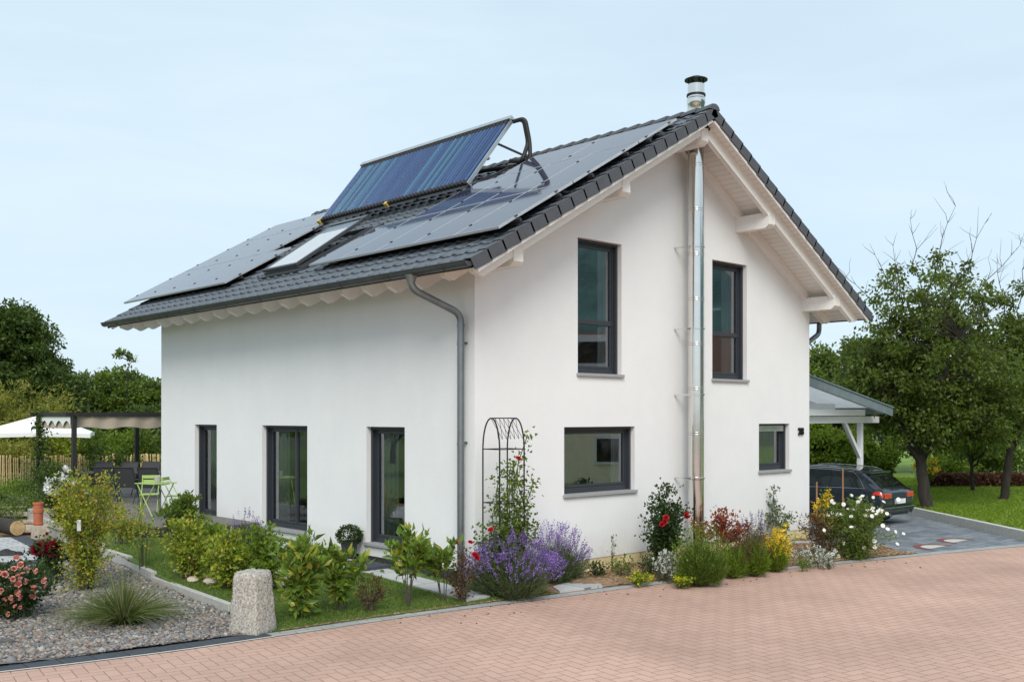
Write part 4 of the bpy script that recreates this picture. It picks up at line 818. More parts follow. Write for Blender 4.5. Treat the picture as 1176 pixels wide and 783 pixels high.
# ---------------------------------------------------------------- trees
def limb(m, a, b, r0, r1, wob=.12, n=6, k=5, sag=0):
    a, b = Vector(a), Vector(b); L_ = (b-a).length; pts = []
    for i in range(k+1):
        t = i/k; p = a.lerp(b, t); p.z += math.sin(t*math.pi)*L_*sag
        if 0 < i < k: p += Vector((random.gauss(0, 1), random.gauss(0, 1), random.gauss(0, .6)))*wob*L_/k
        pts.append(p)
    m.tube(pts, [r0+(r1-r0)*(i/k) for i in range(k+1)], n, cap=False); return pts
def tree(name, label, cat, loc, trunk, crown, leaf, lm, nclump, per, cr, group=None, fork=.35, bare=(), shell=.55, droop=.0, limbs=9, limb_r=.07, extra=None, twig_r=.012, forks=None):
    """loc base; trunk=(height, radius); crown=[(dx,dy,z,rx,ry,rz,weight)]; leaf=(L,W)"""
    root = empty(name, loc, label=label, cat=cat, group=group); th, tr = trunk; tm = MB()
    pts = limb(tm, (0, 0, -.1), (random.gauss(0, .1), random.gauss(0, .1), th), tr, tr*.72, .05, 10, 6); tm.tube([(0, 0, -.12), (0, 0, .12)], [tr*1.5, tr], 10); top = pts[-1]
    wts = np.array([c[6] for c in crown], float); wts /= wts.sum(); cen = []; 
    for i in rng.choice(len(crown), nclump, p=wts):
        c = crown[i]; d = sph(1)[0]; q = (shell+(1-shell)*rng.uniform())if rng.uniform() < .75 else rng.uniform(.1, 1); cen.append((c[0]+d[0]*c[3]*q, c[1]+d[1]*c[4]*q, c[2]+d[2]*c[5]*q))
    cen = np.array(cen)
    # main limbs reach clustered clump centres, twigs reach the rest
    idx = rng.choice(nclump, min(limbs, nclump), replace=False); nodes = [(Vector(top), tr*.5)]
    for i in idx:
        e = Vector(cen[i]); s = pts[-1] if rng.uniform() < .6 else pts[-2]; lp = limb(tm, s, Vector(s).lerp(e, .86), limb_r*1.3 if forks is None else forks, limb_r*.25, .14, 7, 6, .04); nodes += [(p, .02) for p in lp[1:]]
    npos = np.array([n_[0] for n_ in nodes])
    for c in cen:
        j = int(np.argmin(((npos-c)**2).sum(1)*1.0)); limb(tm, npos[j], c, twig_r*1.8, twig_r*.5, .15, 4, 3)
    bcount = 0
    for a, b in bare:
        lp = limb(tm, a, b, .024, .005, .11, 5, 7, .03)
        for q in lp[1:5]:
            if len(bare) > 2 and rng.uniform() < .95: cen = np.concatenate([cen, np.array([q])+rng.normal(size=(1, 3))*.15]); bcount += 1
        for q in lp[2:]: 
            for _ in range(2): d = Vector(sph(1)[0]); d.z = abs(d.z)+.5; d.normalize(); limb(tm, q, Vector(q)+d*random.uniform(.3, 1.0), .009, .003, .1, 3, 3)
    tm.build('trunk', 'bark', root, smooth=True)
    cs = cr*rng.uniform(.55, 1.25, nclump); i = rng.integers(0, nclump, nclump*per)
    if bcount: cs = np.concatenate([cs, np.full(bcount, cr*.55)]); i = np.concatenate([i, nclump+rng.integers(0, bcount, bcount*55)])
    dirs = sph(len(i))*(rng.uniform(0, 1, len(i))**.55)[:, None]; P = cen[i]+dirs*cs[i][:, None]*np.array([1, 1, .7])
    D = unit(dirs*.5+sph(len(i))*.6+np.array([0, 0, -droop])); V, F = leaf_quad(P, D, leaf[0]*rng.uniform(.6, 1.2, len(i)), leaf[1]*rng.uniform(.7, 1.1, len(i)))
    npmesh('crown', V, F, lm, root); return root
def T(px, d, z=-.4): x, y = spot(px, d); return (x, y, z)
# camera-facing axes: r = right, f = away; crown offsets given as (right, away) metres
def cr_(*L): return [(a*FR[0]+b*FF[0], a*FR[1]+b*FF[1], z, rx, ry, rz, w_) for a, b, z, rx, ry, rz, w_ in L]
def rp(a, b, z): return (a*FR[0]+b*FF[0], a*FR[1]+b*FF[1], z)
# cherry beside the driveway
tree('cherry_tree', 'big cherry tree with bare top twigs standing right behind the parked estate car', 'tree', T(1064, 31.6, -.5), (1.7, .20),
     cr_((0, .6, 4.3, 2.5, 2.0, 1.9, 3), (.5, .6, 6.3, 2.9, 1.9, 1.7, .9), (1.9, 0, 3.4, 1.7, 1.7, 1.5, 1.3), (-1.3, 1.0, 4.0, 1.5, 1.3, 1.6, 1.2), (.5, .2, 2.6, 1.8, 1.3, .9, 1.0)),
     (.16, .085), 'leaf_cherry', 400, 80, .46, droop=.35, limbs=12, limb_r=.075, twig_r=.013,
     bare=[(rp(-.5, 0, 4.8), rp(-1.0, .1, 8.2)), (rp(-.4, 0, 5.5), rp(.9, 0, 9.4)), (rp(.3, 0, 5.6), rp(1.9, .2, 8.9)), (rp(-.6, 0, 5.2), rp(-2.5, 0, 7.2)), (rp(-.6, 0, 5.0), rp(-2.7, 0, 6.4)), (rp(.7, 0, 5.6), rp(2.9, 0, 8.2)), (rp(0, 0, 5.5), rp(-.5, 0, 9.0)), (rp(.5, 0, 5), rp(3.2, .3, 6.9)), (rp(.6, 0, 6), rp(1.2, 0, 7.6)), (rp(-.3, 0, 5), rp(-1.6, 0, 7.9))])
tree('cherry_tree', 'second fruit tree with slim straight trunk on the bright meadow', 'tree', T(1152, 34.5, -.45), (1.9, .15),
     cr_((.2, 0, 4.2, 2.3, 2.2, 1.9, 3), (1.3, .4, 5.4, 1.8, 1.7, 1.3, 1.5), (-.7, .2, 3.1, 1.5, 1.5, 1.0, 1.2)), (.16, .085), 'leaf_cherry', 290, 78, .46, droop=.35, limbs=10, limb_r=.06,
     bare=[(rp(.3, 0, 5.5), rp(.9, 0, 8.6)), (rp(.8, 0, 5.5), rp(2.0, 0, 8.3)), (rp(0, 0, 5.2), rp(-1.3, 0, 7.5)), (rp(.2, 0, 5.6), rp(-.2, 0, 8.0))])
tree('young_tree', 'low young tree between the two fruit trees in front of brown hedge', 'tree', T(1117, 38.5, -.45), (1.1, .08), cr_((0, 0, 2.3, 1.5, 1.3, 1.1, 2), (.3, 0, 3.2, 1.1, 1.1, .8, 1)), (.15, .08), 'leaf_mid', 70, 110, .42, limbs=6, limb_r=.035)
tree('tree', 'mid green tree showing above the carport roof beside the house', 'tree', T(968, 43, -.3), (1.6, .2), cr_((0, 0, 4.0, 2.2, 2, 1.8, 2), (-1.8, .5, 3.9, 2.2, 2, 1.7, 1.7), (1.6, 0, 4.2, 1.8, 1.8, 1.7, 1.4)), (.2, .11), 'leaf_mid', 190, 150, .6, droop=.1)
tree('tree', 'bright green bushy tree seen under the carport roof', 'tree', T(950, 39, -.3), (.6, .12), cr_((0, 0, 1.2, 1.9, 1.5, 1.3, 2), (1.3, 0, 1.0, 1.2, 1.2, 1.1, 1)), (.17, .10), 'leaf_bright', 130, 150, .45)
tree('tree', 'dark broad tree behind the meadow at the right edge of the picture', 'tree', T(1130, 52, -.4), (2, .25), cr_((0, 0, 4.2, 4.5, 2, 2.5, 3), (-3.5, 0, 3.4, 2.6, 2, 2.2, 1.3), (4, 0, 3.6, 3, 2, 2.4, 1.3)), (.26, .14), 'leaf_dark', 260, 150, .8)
tree('tree', 'low leafy tree between the carport post and the cherry trunk', 'tree', T(1018, 50, -.4), (1, .15), cr_((0, 0, 3.6, 2.0, 1.6, 1.4, 2), (1.2, 0, 2.2, 1.8, 1.4, 1.0, 1)), (.2, .11), 'leaf_mid', 110, 130, .55)
for a, b, c, lab in ((1085, 43, .9, 'rounded light green shrub behind the meadow left of the young tree'), (1120, 45.5, 1.1, 'rounded mid green shrub behind the brown hedge in the middle'), (1165, 44.5, 1.2, 'leafy shrub behind the brown hedge at the right picture edge')):
    bush('shrub', lab, 'shrub', T(a, b, -.45), 2.1*c, 1.7*c, 40, 3600, .16, .09, 'leaf_bright' if b < 44 else 'leaf_mid', jit=.16, base_r=.5, geo=leaf_quad, sr=.015)
hx = [T(p_, 41, -.5) for p_ in (1062, 1200)]; Q = np.array(hx[0])[None]+(np.array(hx[1])-np.array(hx[0]))[None]*rng.uniform(0, 1, (9000, 1)); Q[:, :2] += rng.normal(size=(9000, 2))*.12; Q[:, 2] += rng.uniform(.05, .58, 9000)
V, F = leaf_quad(Q, sph(9000), .14, .09); tag(npmesh('hedge', V, F, 'leaf_brown'), 'low rust brown clipped hedge running behind the meadow', 'hedge')
x_, y_, _ = T(1063, 40, 0); r_, *_x = bush('flowering_shrub', 'shrub with yellow flowers beside the cherry trunk at the hedge end', 'shrub', (x_, y_, -.43), 1.45, .55, 16, 700, .10, .06, 'leaf_mid', jit=.06); spikes(r_, _x[0]+np.array([0, 0, -.1]), _x[0], .15, .05, 'yellow_bloom', 'blossom', 8)
# left background
tree('tree', 'tall dark tree filling the upper left picture edge', 'tree', T(5, 47, -.3), (2.2, .3), cr_((-.2, 0, 5.0, 3.0, 2.6, 2.6, 3), (1.3, 0, 3.4, 2.6, 2.4, 1.9, 2), (-2.6, 0, 4.4, 2.8, 2.4, 3, 1.2), (.4, 0, 6.7, 1.4, 1.2, 1.1, .7)), (.22, .12), 'leaf_dark', 420, 170, .62, limbs=14, droop=.15)
tree('tree', 'broad mid green tree row crown between dark tree and house corner', 'tree', T(125, 50, -.3), (1.8, .25), cr_((0, 0, 3.0, 3.0, 2, 2.1, 3), (2.6, 0, 2.8, 2.6, 2, 2.0, 2), (-2.2, 0, 2.6, 2.2, 2, 1.7, 1.2)), (.21, .12), 'leaf_mid', 340, 160, .6, limbs=14, bare=())
tree('young_tree', 'thin sprout with a tuft of leaves rising above the tree row', 'tree', T(146, 48.2, -.3), (4.9, .03), cr_((0, 0, 5.6, .5, .4, .25, 1)), (.16, .1), 'leaf_mid', 9, 30, .22, limbs=3, limb_r=.02)
tree('tree', 'shady tree behind the pergola canopy beside the house wall', 'tree', T(172, 45, -.3), (1.0, .15), cr_((0, 0, 1.6, 2.2, 1.4, 1.5, 2), (-2, 0, 1.6, 1.8, 1.4, 1.4, 1.5)), (.19, .11), 'leaf_dark', 160, 140, .5)
for i, (a, b, h, r, m_, lab) in enumerate(((112, 41.5, 2.4, 1.3, 'leaf_mid', 'green shrub behind the paling fence left of the pergola middle post'), (140, 41.2, 2.2, 1.3, 'leaf_bright', 'bright shrub behind the fence seen through the pergola'), (168, 41, 2.3, 1.3, 'leaf_mid', 'green shrub behind the fence next to the house corner'), (68, 40.6, 2.6, .9, 'leaf_lime', 'yellow green shrub behind the first pergola post'), (12, 40.5, 2.0, 1.4, 'leaf_bamboo', 'yellowish shrub behind the fence below the parasol at the left edge'), (45, 40.5, 1.9, 1.2, 'leaf_bamboo', 'yellowish shrub behind the fence below the middle of the parasol'))):
    bush('shrub', lab, 'shrub', T(a, b, -.25), h, r, 36, 3600, .15, .08, m_, jit=.14, base_r=.5, geo=leaf_quad, sr=.012)
for a, lab, h in ((8, 'feathery yellow green bamboo above the parasol at the left edge', 4.3), (52, 'feathery arching bamboo above the parasol peak', 4.0)):
    bush('bamboo', lab, 'bamboo', T(a, 43, -.3), h, 1.6, 26, 3600, .30, .045, 'leaf_bamboo', jit=.14, base_r=.4, t0=.35, up=.0, droop=.3, flat=.75, sr=.02, geo=leaf_quad)
# ---------------------------------------------------------------- left foreground
def AT(px, py, z): return at(px, py, z)
# pink roses
r_, t, te, P = bush('rose_bush', 'rose bush with salmon pink double blooms at the lower left edge', 'rose bush', AT(16, 712, -.56), .98, .70, 30, 2000, .075, .05, 'leaf_rose', t0=.15, jit=.06, base_r=.35, sr=.007)
me_p = rose_mesh(.052, 'petal_pink'); Q = np.concatenate([te[rng.choice(len(te), 44, replace=False)], t[:24]]); Q = Q-FF[None]*np.clip(.30+(Q @ FF)*.6, .05, .6)[:, None]; Q[:, 2] = np.maximum(Q[:, 2], .12); bloom(r_, me_p, Q+np.array([0, 0, .03]), facing(len(Q)), (.5, 1.0))
# dark red roses
r_, t, te, P = bush('rose_bush', 'rose bush with dark crimson blooms behind the yellow green shrub', 'rose bush', AT(60, 668, -.47), .86, .50, 18, 900, .075, .05, 'leaf_rose', t0=.2, jit=.05, base_r=.3, sr=.007)
me_d = rose_mesh(.10, 'petal_dark', 26); k = rng.choice(len(te), 15, replace=False); Q = te[k]; Q[:, 2] = np.maximum(Q[:, 2], .55); bloom(r_, me_d, Q, facing(15), (.8, 1.3))
# yellow green tall shrub
r_, t, te, P = bush('barberry_bush', 'tall airy shrub with yellow green leaves and orange tips in the gravel bed', 'shrub', AT(99, 676, -.47), 2.15, .64, 34, 6500, .06, .038, 'leaf_yellow', t0=.05, jit=.07, base_r=.2, sr=.007, stem='twig', twigs=7, flat=.6)
px_ = P[0]; MB().box(-.30, -.42, 1.02, -.24, -.415, 1.20).build('plant_tag', 'plate_white', r_)
# ornamental grass
tuft('ornamental_grass', 'round tuft of arching green grass on the slate gravel', 'grass tuft', AT(141, 716, -.565), .82, .5, 1700, 'blade_tuft', .011, 1.25, 1.0, .13)
# tall spindly plant on the lawn
bush('tall_plant', 'thin upright stems with sparse yellowish leaves beside the concrete edging', 'plant', AT(166, 652, -.36), 1.2, .30, 9, 260, .075, .035, 'leaf_yellow', t0=.45, jit=.04, base_r=.35, sr=.008, stem='stem_green', twigs=3)
# white flowering shrub by the pergola
r_, t, te, P = bush('flowering_shrub', 'shrub covered in small white flowers in front of the first pergola post', 'shrub', T(72, 25.5, -.3), 1.5, .70, 30, 1500, .09, .05, 'leaf_rose', t0=.2, jit=.08, base_r=.3); spikes(r_, te[te[:, 2] > .75], te[te[:, 2] > .75], .08, .05, 'white_bloom', 'blossom', 7)
bush('shrub', 'dark green shrub left of the white flowers below the first pergola post', 'shrub', T(56, 27.5, -.25), 1.6, .7, 26, 2600, .09, .05, 'leaf_dark', jit=.10, base_r=.3)
bush('shrub', 'soft green shrub in front of the paling fence at the left edge', 'shrub', T(8, 32, -.22), .62, 1.3, 40, 3200, .13, .035, 'leaf_bright', jit=.12, base_r=.7, geo=leaf_quad); bush('shrub', 'green shrub in front of the fence between left edge and first pergola post', 'shrub', T(32, 31, -.22), .55, 1.0, 34, 2400, .12, .03, 'leaf_mid', jit=.12, base_r=.7, geo=leaf_quad)
bush('shrub', 'low green shrub behind the stacked planks', 'shrub', T(22, 25.5, -.3), .95, 1.3, 30, 2600, .10, .03, 'leaf_mid', jit=.10, base_r=.6)
bush('shrub', 'dark shrub behind the terracotta pipe next to the deck', 'shrub', T(62, 27, -.3), .75, .6, 24, 1500, .09, .05, 'leaf_rose', jit=.08, base_r=.5)
bush('shrub', 'dark potted shrub behind the dining table near the fence', 'shrub', T(112, 36, 0), 1.6, .55, 18, 1000, .10, .06, 'leaf_dark', jit=.07, base_r=.3)
bush('shrub', 'dark shrub behind the dining chairs right of the middle post', 'shrub', T(137, 36.5, 0), 1.2, .5, 18, 800, .10, .06, 'leaf_dark', jit=.07, base_r=.3)
bush('shrub', 'loose yellow green shrub in the lawn right of the tall barberry', 'shrub', T(140, 21.0, -.3), 1.0, .45, 16, 800, .08, .04, 'leaf_yellow', jit=.07, base_r=.3, stem='twig')
# shrubs in front of the eaves wall
bush('shrub', 'dark leafy rounded shrub at the deck edge under the first terrace door', 'shrub', AT(211, 617, -.25), 1.0, .55, 24, 1500, .12, .06, 'leaf_mid', jit=.06, base_r=.3)
for px, py, h, r, m_, lab in ((216, 668, 1.25, .50, 'leaf_lime', 'lime green shrub leftmost in the row behind the stone post'), (262, 676, 1.1, .50, 'leaf_lime', 'lime green shrub second from left in the row behind the stone post'), (302, 676, 1.15, .42, 'leaf_bright', 'lime green shrub right behind the top of the stone post'), (240, 655, .95, .4, 'leaf_bright', 'small green shrub between the two lime shrubs further back')):
    bush('shrub', lab, 'shrub', (*AT(px, py, -.45)[:2], -.50), h, r, 26, 2100, .085, .052, m_, jit=.06, base_r=.25, stem='twig', t0=.2, group='lime green shrubs behind the stone post')
# cherry laurels: big glossy leaves in whorls, older leaves yellowed
def laurel(label, px, py, h, r, n=230, nst=6, t0=.12):
    x, y, _ = AT(px, py, -.6); return bush('cherry_laurel', label, 'shrub', (x, y, float(lawn_h(x, y))), h, r, nst, n, .19, .085, 'leaf_laurel', t0=t0, jit=.035, base_r=.12, sr=.009, stem='twig', twigs=4, up=.55, group='cherry laurels along the street', flat=.75)[0]
laurel('densest cherry laurel next to the granite post with several yellow leaves', 345, 712, 1.25, .40, 760, 11, .06); laurel('bushy cherry laurel on a single dark stem right of the densest one', 393, 705, 1.15, .36, 560, 9, .2)
laurel('open cherry laurel on three thin stems in the lawn, largest of the loose ones', 468, 697, 1.2, .46, 340, 6, .42); laurel('small open cherry laurel nearest the lavender and the downpipe', 510, 692, 1.05, .40, 250, 5, .42)
bush('shrub', 'small brownish open shrub between the cherry laurels', 'shrub', AT(424, 702, -.58), .66, .26, 14, 420, .05, .03, 'leaf_bronze', jit=.04, base_r=.2, stem='twig', t0=.2)
bush('shrub', 'low bronze green shrub left of the big lavender', 'shrub', AT(532, 690, -.58), .85, .30, 16, 600, .055, .035, 'leaf_bronze', jit=.05, base_r=.25, stem='twig', t0=.15)
# rubble stones under the hedge
st_pos = [(at(rng.uniform(205, 335) if i < 26 else rng.uniform(318, 345), rng.uniform(664, 680), -.52)) for i in range(34)]
bmr = bmesh.new(); bmesh.ops.create_icosphere(bmr, subdivisions=2, radius=1)
meshes = []
for k in range(5):
    b2 = bmr.copy()
    for v in b2.verts: v.co *= (1+random.gauss(0, .05)); v.co.x = round(v.co.x*1.6)/1.6*.35+v.co.x*.65; v.co.z *= .55
    me = bpy.data.meshes.new('rubble_stone'); b2.to_mesh(me); me.materials.append(MT['limestone']); meshes.append(me); b2.free()
bmr.free()
for i, p in enumerate(st_pos):
    o = bpy.data.objects.new('rubble_stone', meshes[i % 5]); C.objects.link(o); s = random.uniform(.07, .15); o.scale = (s*1.3, s, s); o.location = (p[0], p[1], -.44+.03*(i % 3)); o.rotation_euler = (random.uniform(-.3, .3), random.uniform(-.3, .3), random.uniform(0, 6)); tag(o, 'rough beige rubble stone lying under the lime green shrubs', 'stone', 'rubble stones under the lime green shrubs')
# small lavender on the wall side, potted box
lavender('small loose lavender below the wide terrace door', (*AT(282, 628, -.3)[:2], -.33), .75, .38, 60, dense=.25)
pt_ = empty('potted_box_plant', AT(401, 640, -.36), label='round box bush in a dark pot against the eaves wall', cat='potted plant')
MB().lathe([(.13, 0), (.17, .30), (.18, .32), (.16, .32), (.15, .28)], 16).build('pot', 'pot_dark', pt_, smooth=True)
d = sph(900)*rng.uniform(.6, 1, (900, 1))**.4*np.array([.26, .26, .20])+np.array([0, 0, .44]); V, F = leaf_geo(d, sph(900), .05, .035); npmesh('foliage', V, F, 'leaf_rose', pt_)
# ---------------------------------------------------------------- obelisk trellis and climbing rose
ox, oy = -.155, -.81; OB = empty('rose_arch', (ox, oy, -.6), label='black metal rose arch trellis standing in front of the house corner', cat='trellis')
for k, x0 in enumerate((0., .56)):
    m = MB(); h0 = 2.45; wd = .42; pts = [(x0, 0, 0), (x0, 0, h0)]+[(x0, wd/2-wd/2*math.cos(a), h0+.52*math.sin(a)) for a in np.linspace(.1, math.pi-.1, 14)]+[(x0, wd, h0), (x0, wd, 0)]; m.tube(pts, .013, 8); m.build('hoop', 'black_metal', OB, smooth=True)
for y0 in (0., .42):
    for z in (.75, 1.55, 2.45): MB().tube([(0, y0, z), (.56, y0, z)], .008, 6).build('crossbar', 'black_metal', OB)
for z in (.75, 1.55, 2.45):
    for x0 in (0., .56): MB().tube([(x0, 0, z), (x0, .42, z)], .008, 6).build('crossbar', 'black_metal', OB)
MB().tube([(0, .21, 2.97), (.56, .21, 2.97)], .010, 6).build('crossbar', 'black_metal', OB)
m = MB()
for i in range(6): x0 = .56*i/6; m.tube([(x0, .03, 2.62), (x0+.093, .21, 2.96)], .004, 4); m.tube([(x0+.093, .03, 2.62), (x0, .21, 2.96)], .004, 4)
m.build('lattice', 'black_metal', OB)
CR = empty('climbing_rose', (ox, oy, -.6), label='climbing rose with red flowers growing up the black metal arch', cat='climbing rose'); m = MB(); P = []
for i in range(13):
    x0, y0 = random.uniform(.05, .65), random.uniform(0, .42); h = random.uniform(1.3, 2.75); pts = [(x0+.1*math.sin(z*3+i)+.04*z, y0+.06*math.cos(z*4+i), z) for z in np.linspace(0, h, 12)]; m.tube(pts, [.008]*12, 4, cap=False)
    for q in pts[2:]:
        for _ in range(int(16)): P.append(np.array(q)+rng.normal(size=3)*np.array([.09, .07, .09]))
m.build('stem', 'stem_green', CR); P = np.array(P); low = np.column_stack([rng.uniform(-.25, .95, 700), rng.uniform(-.1, .5, 700), rng.uniform(.35, 1.2, 700)]); P = np.concatenate([P, low])
V, F = leaf_geo(P, sph(len(P))+np.array([0, 0, -.2]), .075*rng.uniform(.6, 1.2, len(P)), .052); npmesh('foliage', V, F, 'leaf_mid', CR)
me_r = rose_mesh(.05, 'petal_red'); Q = np.array([(spot(a, 16.5)[0]-ox, spot(a, 16.5)[1]-oy, 2.4-(b-478)*16.5/FPX+.6) for a, b in ((524, 624), (540, 623), (545, 638), (548, 640), (564, 609), (595, 527), (519, 630))]); bloom(CR, me_r, Q, facing(7), (.8, 1.25))
m = MB()
for q in Q[[0, 2, 3, 4, 6]]: m.tube([(.1, 0, .2), tuple((np.array((.1, 0, .2))+q)/2+np.array([0, 0, .1])), tuple(q)], .005, 4)
m.build('stem', 'stem_green', CR)
# ---------------------------------------------------------------- flower bed along the gable
B0 = -.60
def BP(px, py): x, y, _ = AT(px, py, B0); return (x, min(y, -.25), B0)
lavender('large purple lavender in full bloom below the rose arch', BP(588, 684), 1.02, .86, 620, dense=1.6, nb=10)
lavender('second purple lavender bush right of the large one against the wall', BP(640, 668), 1.05, .62, 300, dense=1.0)
bush('seedling', 'single thin green shoot in front of the white wall', 'plant', BP(701, 660), 1.05, .10, 3, 90, .05, .03, 'leaf_mid', t0=.2, jit=.02, base_r=.5, sr=.005, twigs=2)
for i, (px, py, h, r, m_, lab) in enumerate(((688, 664, .35, .28, 'leaf_rose', 'low dark seedling beside the second lavender'), (716, 664, .42, .32, 'leaf_mid', 'low green plant in front of the yellow plinth'), (742, 662, .45, .25, 'leaf_rose', 'small leafy plant left of the red rose bush'))): bush('bedding_plant', lab, 'plant', BP(px, py), h, r, 12, 220, .06, .04, m_, jit=.04, base_r=.4, sr=.004)
r_, t, te, P = bush('rose_bush', 'tall dark green rose bush with a few red blooms on the gable wall', 'rose bush', BP(765, 656), 1.65, .48, 20, 3800, .08, .055, 'leaf_rose', t0=.05, jit=.07, base_r=.3, sr=.008, twigs=5)
bloom(r_, me_r, [(-.42, -.3, 1.02), (-.47, -.28, .96), (-.38, -.3, 1.08), (.1, -.42, 1.12), (.16, -.4, 1.05)], facing(5), (1.0, 1.4))
r_, t, te, P = bush('flowering_plant', 'low cushion of tiny white flowers at the foot of the rose bush', 'flowers', BP(766, 667), .55, .42, 40, 700, .045, .025, 'leaf_grey', jit=.04, base_r=.6, sr=.004); spikes(r_, te, te, .05, .016, 'white_bloom', 'blossom', 6)
for px, py, lab in ((737, 672, 'small yellow flowering plant at the kerb left of the white cushion'), (781, 674, 'small yellow flowering plant at the kerb right of the white cushion')):
    r_, t, te, P = bush('flowering_plant', lab, 'flowers', BP(px, py), .26, .26, 20, 300, .05, .04, 'leaf_bright', jit=.03, base_r=.6, sr=.004); spikes(r_, te[:26], te[:26], .05, .018, 'lime_bloom', 'blossom', 7)
lavender('round green rosemary like bush without flowers leaning over the kerb', BP(805, 671), 1.12, .52, 260, stemm='leaf_mid', fm='leaf_bright', cat='rosemary', name='rosemary_bush', nb=8, dense=1.5)
bush('red_maple', 'small japanese maple with rusty red leaves in front of the flue', 'maple', BP(822, 645), 1.15, .75, 14, 850, .085, .06, 'leaf_red', t0=.45, jit=.06, base_r=.15, sr=.008, stem='twig', twigs=5, flat=.75)
lavender('pale blue lavender standing behind the green perennials', BP(868, 648), 1.05, .45, 110, fm='lavender_blue', dense=.5)
for px, py, h, r, lab in ((842, 662, .85, .34, 'green feathery perennial left in the clump right of the flue'), (866, 660, .95, .36, 'green feathery perennial in the middle of the clump'), (890, 655, .8, .30, 'green perennial right in the clump with yellow heads above')):
    lavender(lab, BP(px, py), h, r, 180, stemm='leaf_bright', fm='leaf_bronze' if px < 880 else 'yellow_bloom', cat='perennial', name='perennial', nb=5, dense=.7)
r_, t, te, P = bush('flowering_plant', 'golden yellow flowers hanging over the right side of the perennials', 'flowers', BP(899, 652), .95, .42, 26, 500, .07, .03, 'leaf_bright', jit=.05, base_r=.3, sr=.005)
me_y = daisy_mesh(.05, 'petal_yellow', 'petal_yellow', 8); bloom(r_, me_y, te[:44], facing(44), (.7, 1.2))
bush('shrub', 'young upright shrub with light leaves left of the driveway', 'shrub', (*spot(893, 23.6), B0), 1.5, .38, 9, 620, .075, .05, 'leaf_grey', t0=.25, jit=.06, base_r=.3, stem='twig', twigs=4)
bush('shrub', 'reddish brown dense shrub at the bed end left of the daisies', 'shrub', BP(945, 640), 1.22, .52, 26, 1900, .06, .03, 'leaf_bronze', jit=.07, base_r=.4, stem='twig')
r_, t, te, P = bush('flowering_plant', 'yellow flowering plant at the top of the brown shrub beside the car', 'flowers', (*spot(944, 23.2), B0), 1.45, .30, 14, 350, .07, .03, 'leaf_bright', jit=.05, base_r=.4); spikes(r_, te, te, .08, .03, 'yellow_bloom', 'blossom', 7)
r_, t, te, P = bush('daisy_bush', 'big loose bush of white daisies spilling onto the driveway', 'daisies', BP(982, 641), 1.40, .80, 60, 6500, .08, .028, 'leaf_mid', t0=.05, jit=.08, base_r=.3, sr=.005, twigs=3, flat=.45)
me_w = daisy_mesh(.043, 'petal_white', 'petal_yellow', 14); T2 = np.concatenate([t[:24], te[:22], rng.uniform((-.2, -.75, .15), (.82, -.1, 1.25), (20, 3))]); bloom(r_, me_w, T2+np.array([0, 0, .05]), facing(len(T2), .5), (.8, 1.15))
m = MB()
for q in T2[-20:]: m.tube([(.1, 0, .1), (q[0]*.6, q[1]*.6, q[2]*.7), tuple(q)], .004, 4)
m.build('stem', 'stem_green', r_)
r_, t, te, P = bush('flowering_plant', 'spreading cushion of tiny white flowers below the brown shrub', 'flowers', BP(938, 650), .42, .62, 50, 900, .045, .02, 'leaf_grey', jit=.04, base_r=.7, sr=.004); spikes(r_, te, te, .04, .014, 'white_bloom', 'blossom', 6)
bush('bedding_plant', 'small green tuft on the mulch left of the daisies', 'plant', BP(924, 655), .28, .16, 12, 180, .06, .02, 'leaf_bright', jit=.02, base_r=.4, sr=.004)
for px, dpt, h, lab in ((938, 24.2, 1.45, 'thin brown wooden stake left beside the house edge'), (968, 24.5, 1.75, 'thin brown wooden stake standing among the daisies')):
    x, y = spot(px, dpt); tag(MB().tube([(0, 0, 0), (0, 0, h)], [.022, .018], 8).build('wooden_stake', 'stake', loc=(x, y, B0)), lab, 'stake')
# ================================================================ PERGOLA, TERRACE, YARD
pg = empty('pergola', (-.7, 16.9, 0), label='dark pergola with sand coloured fabric canopy over the dining terrace', cat='pergola')
for x in (0, 3.1):
    for y in (0, 3.0): MB().box(x-.06, y-.06, 0, x+.06, y+.06, 2.40).build('post', 'dark_wood', pg, bevel=.005)
for y in (0, 3.0): MB().box(-.25, y-.045, 2.40, 3.6, y+.045, 2.52).build('beam', 'dark_wood', pg)
for x in (0, 3.1): MB().box(x-.045, -.25, 2.405, x+.045, -.048, 2.515).box(x-.045, .048, 2.405, x+.045, 2.952, 2.515).build('beam', 'dark_wood', pg)
m = MB(); nx, ny = 12, 60; V = []
for j in range(ny+1):
    for i in range(nx+1): x, y = .08+2.94*i/nx, .12+2.76*j/ny; V.append((x, y, 2.36-.20*abs(math.sin(j/ny*math.pi*5))-.05*math.sin(math.pi*i/nx)))
m.add(V, [(j*(nx+1)+i, j*(nx+1)+i+1, (j+1)*(nx+1)+i+1, (j+1)*(nx+1)+i) for j in range(ny) for i in range(nx)]).build('canopy', 'fabric_sand', pg, smooth=True)
m = MB(); V = []; n = 50
for i in range(n+1): x = .07+3.4*i/n; b = .02*math.sin(i*.7); V += [(x, .02+b, 2.39), (x, .05+b*1.5, 2.06+.03*math.sin(i*.35))]
m.add(V, [(2*i, 2*i+1, 2*i+3, 2*i+2) for i in range(n)]).build('front_valance', 'fabric_sand', pg, smooth=True)
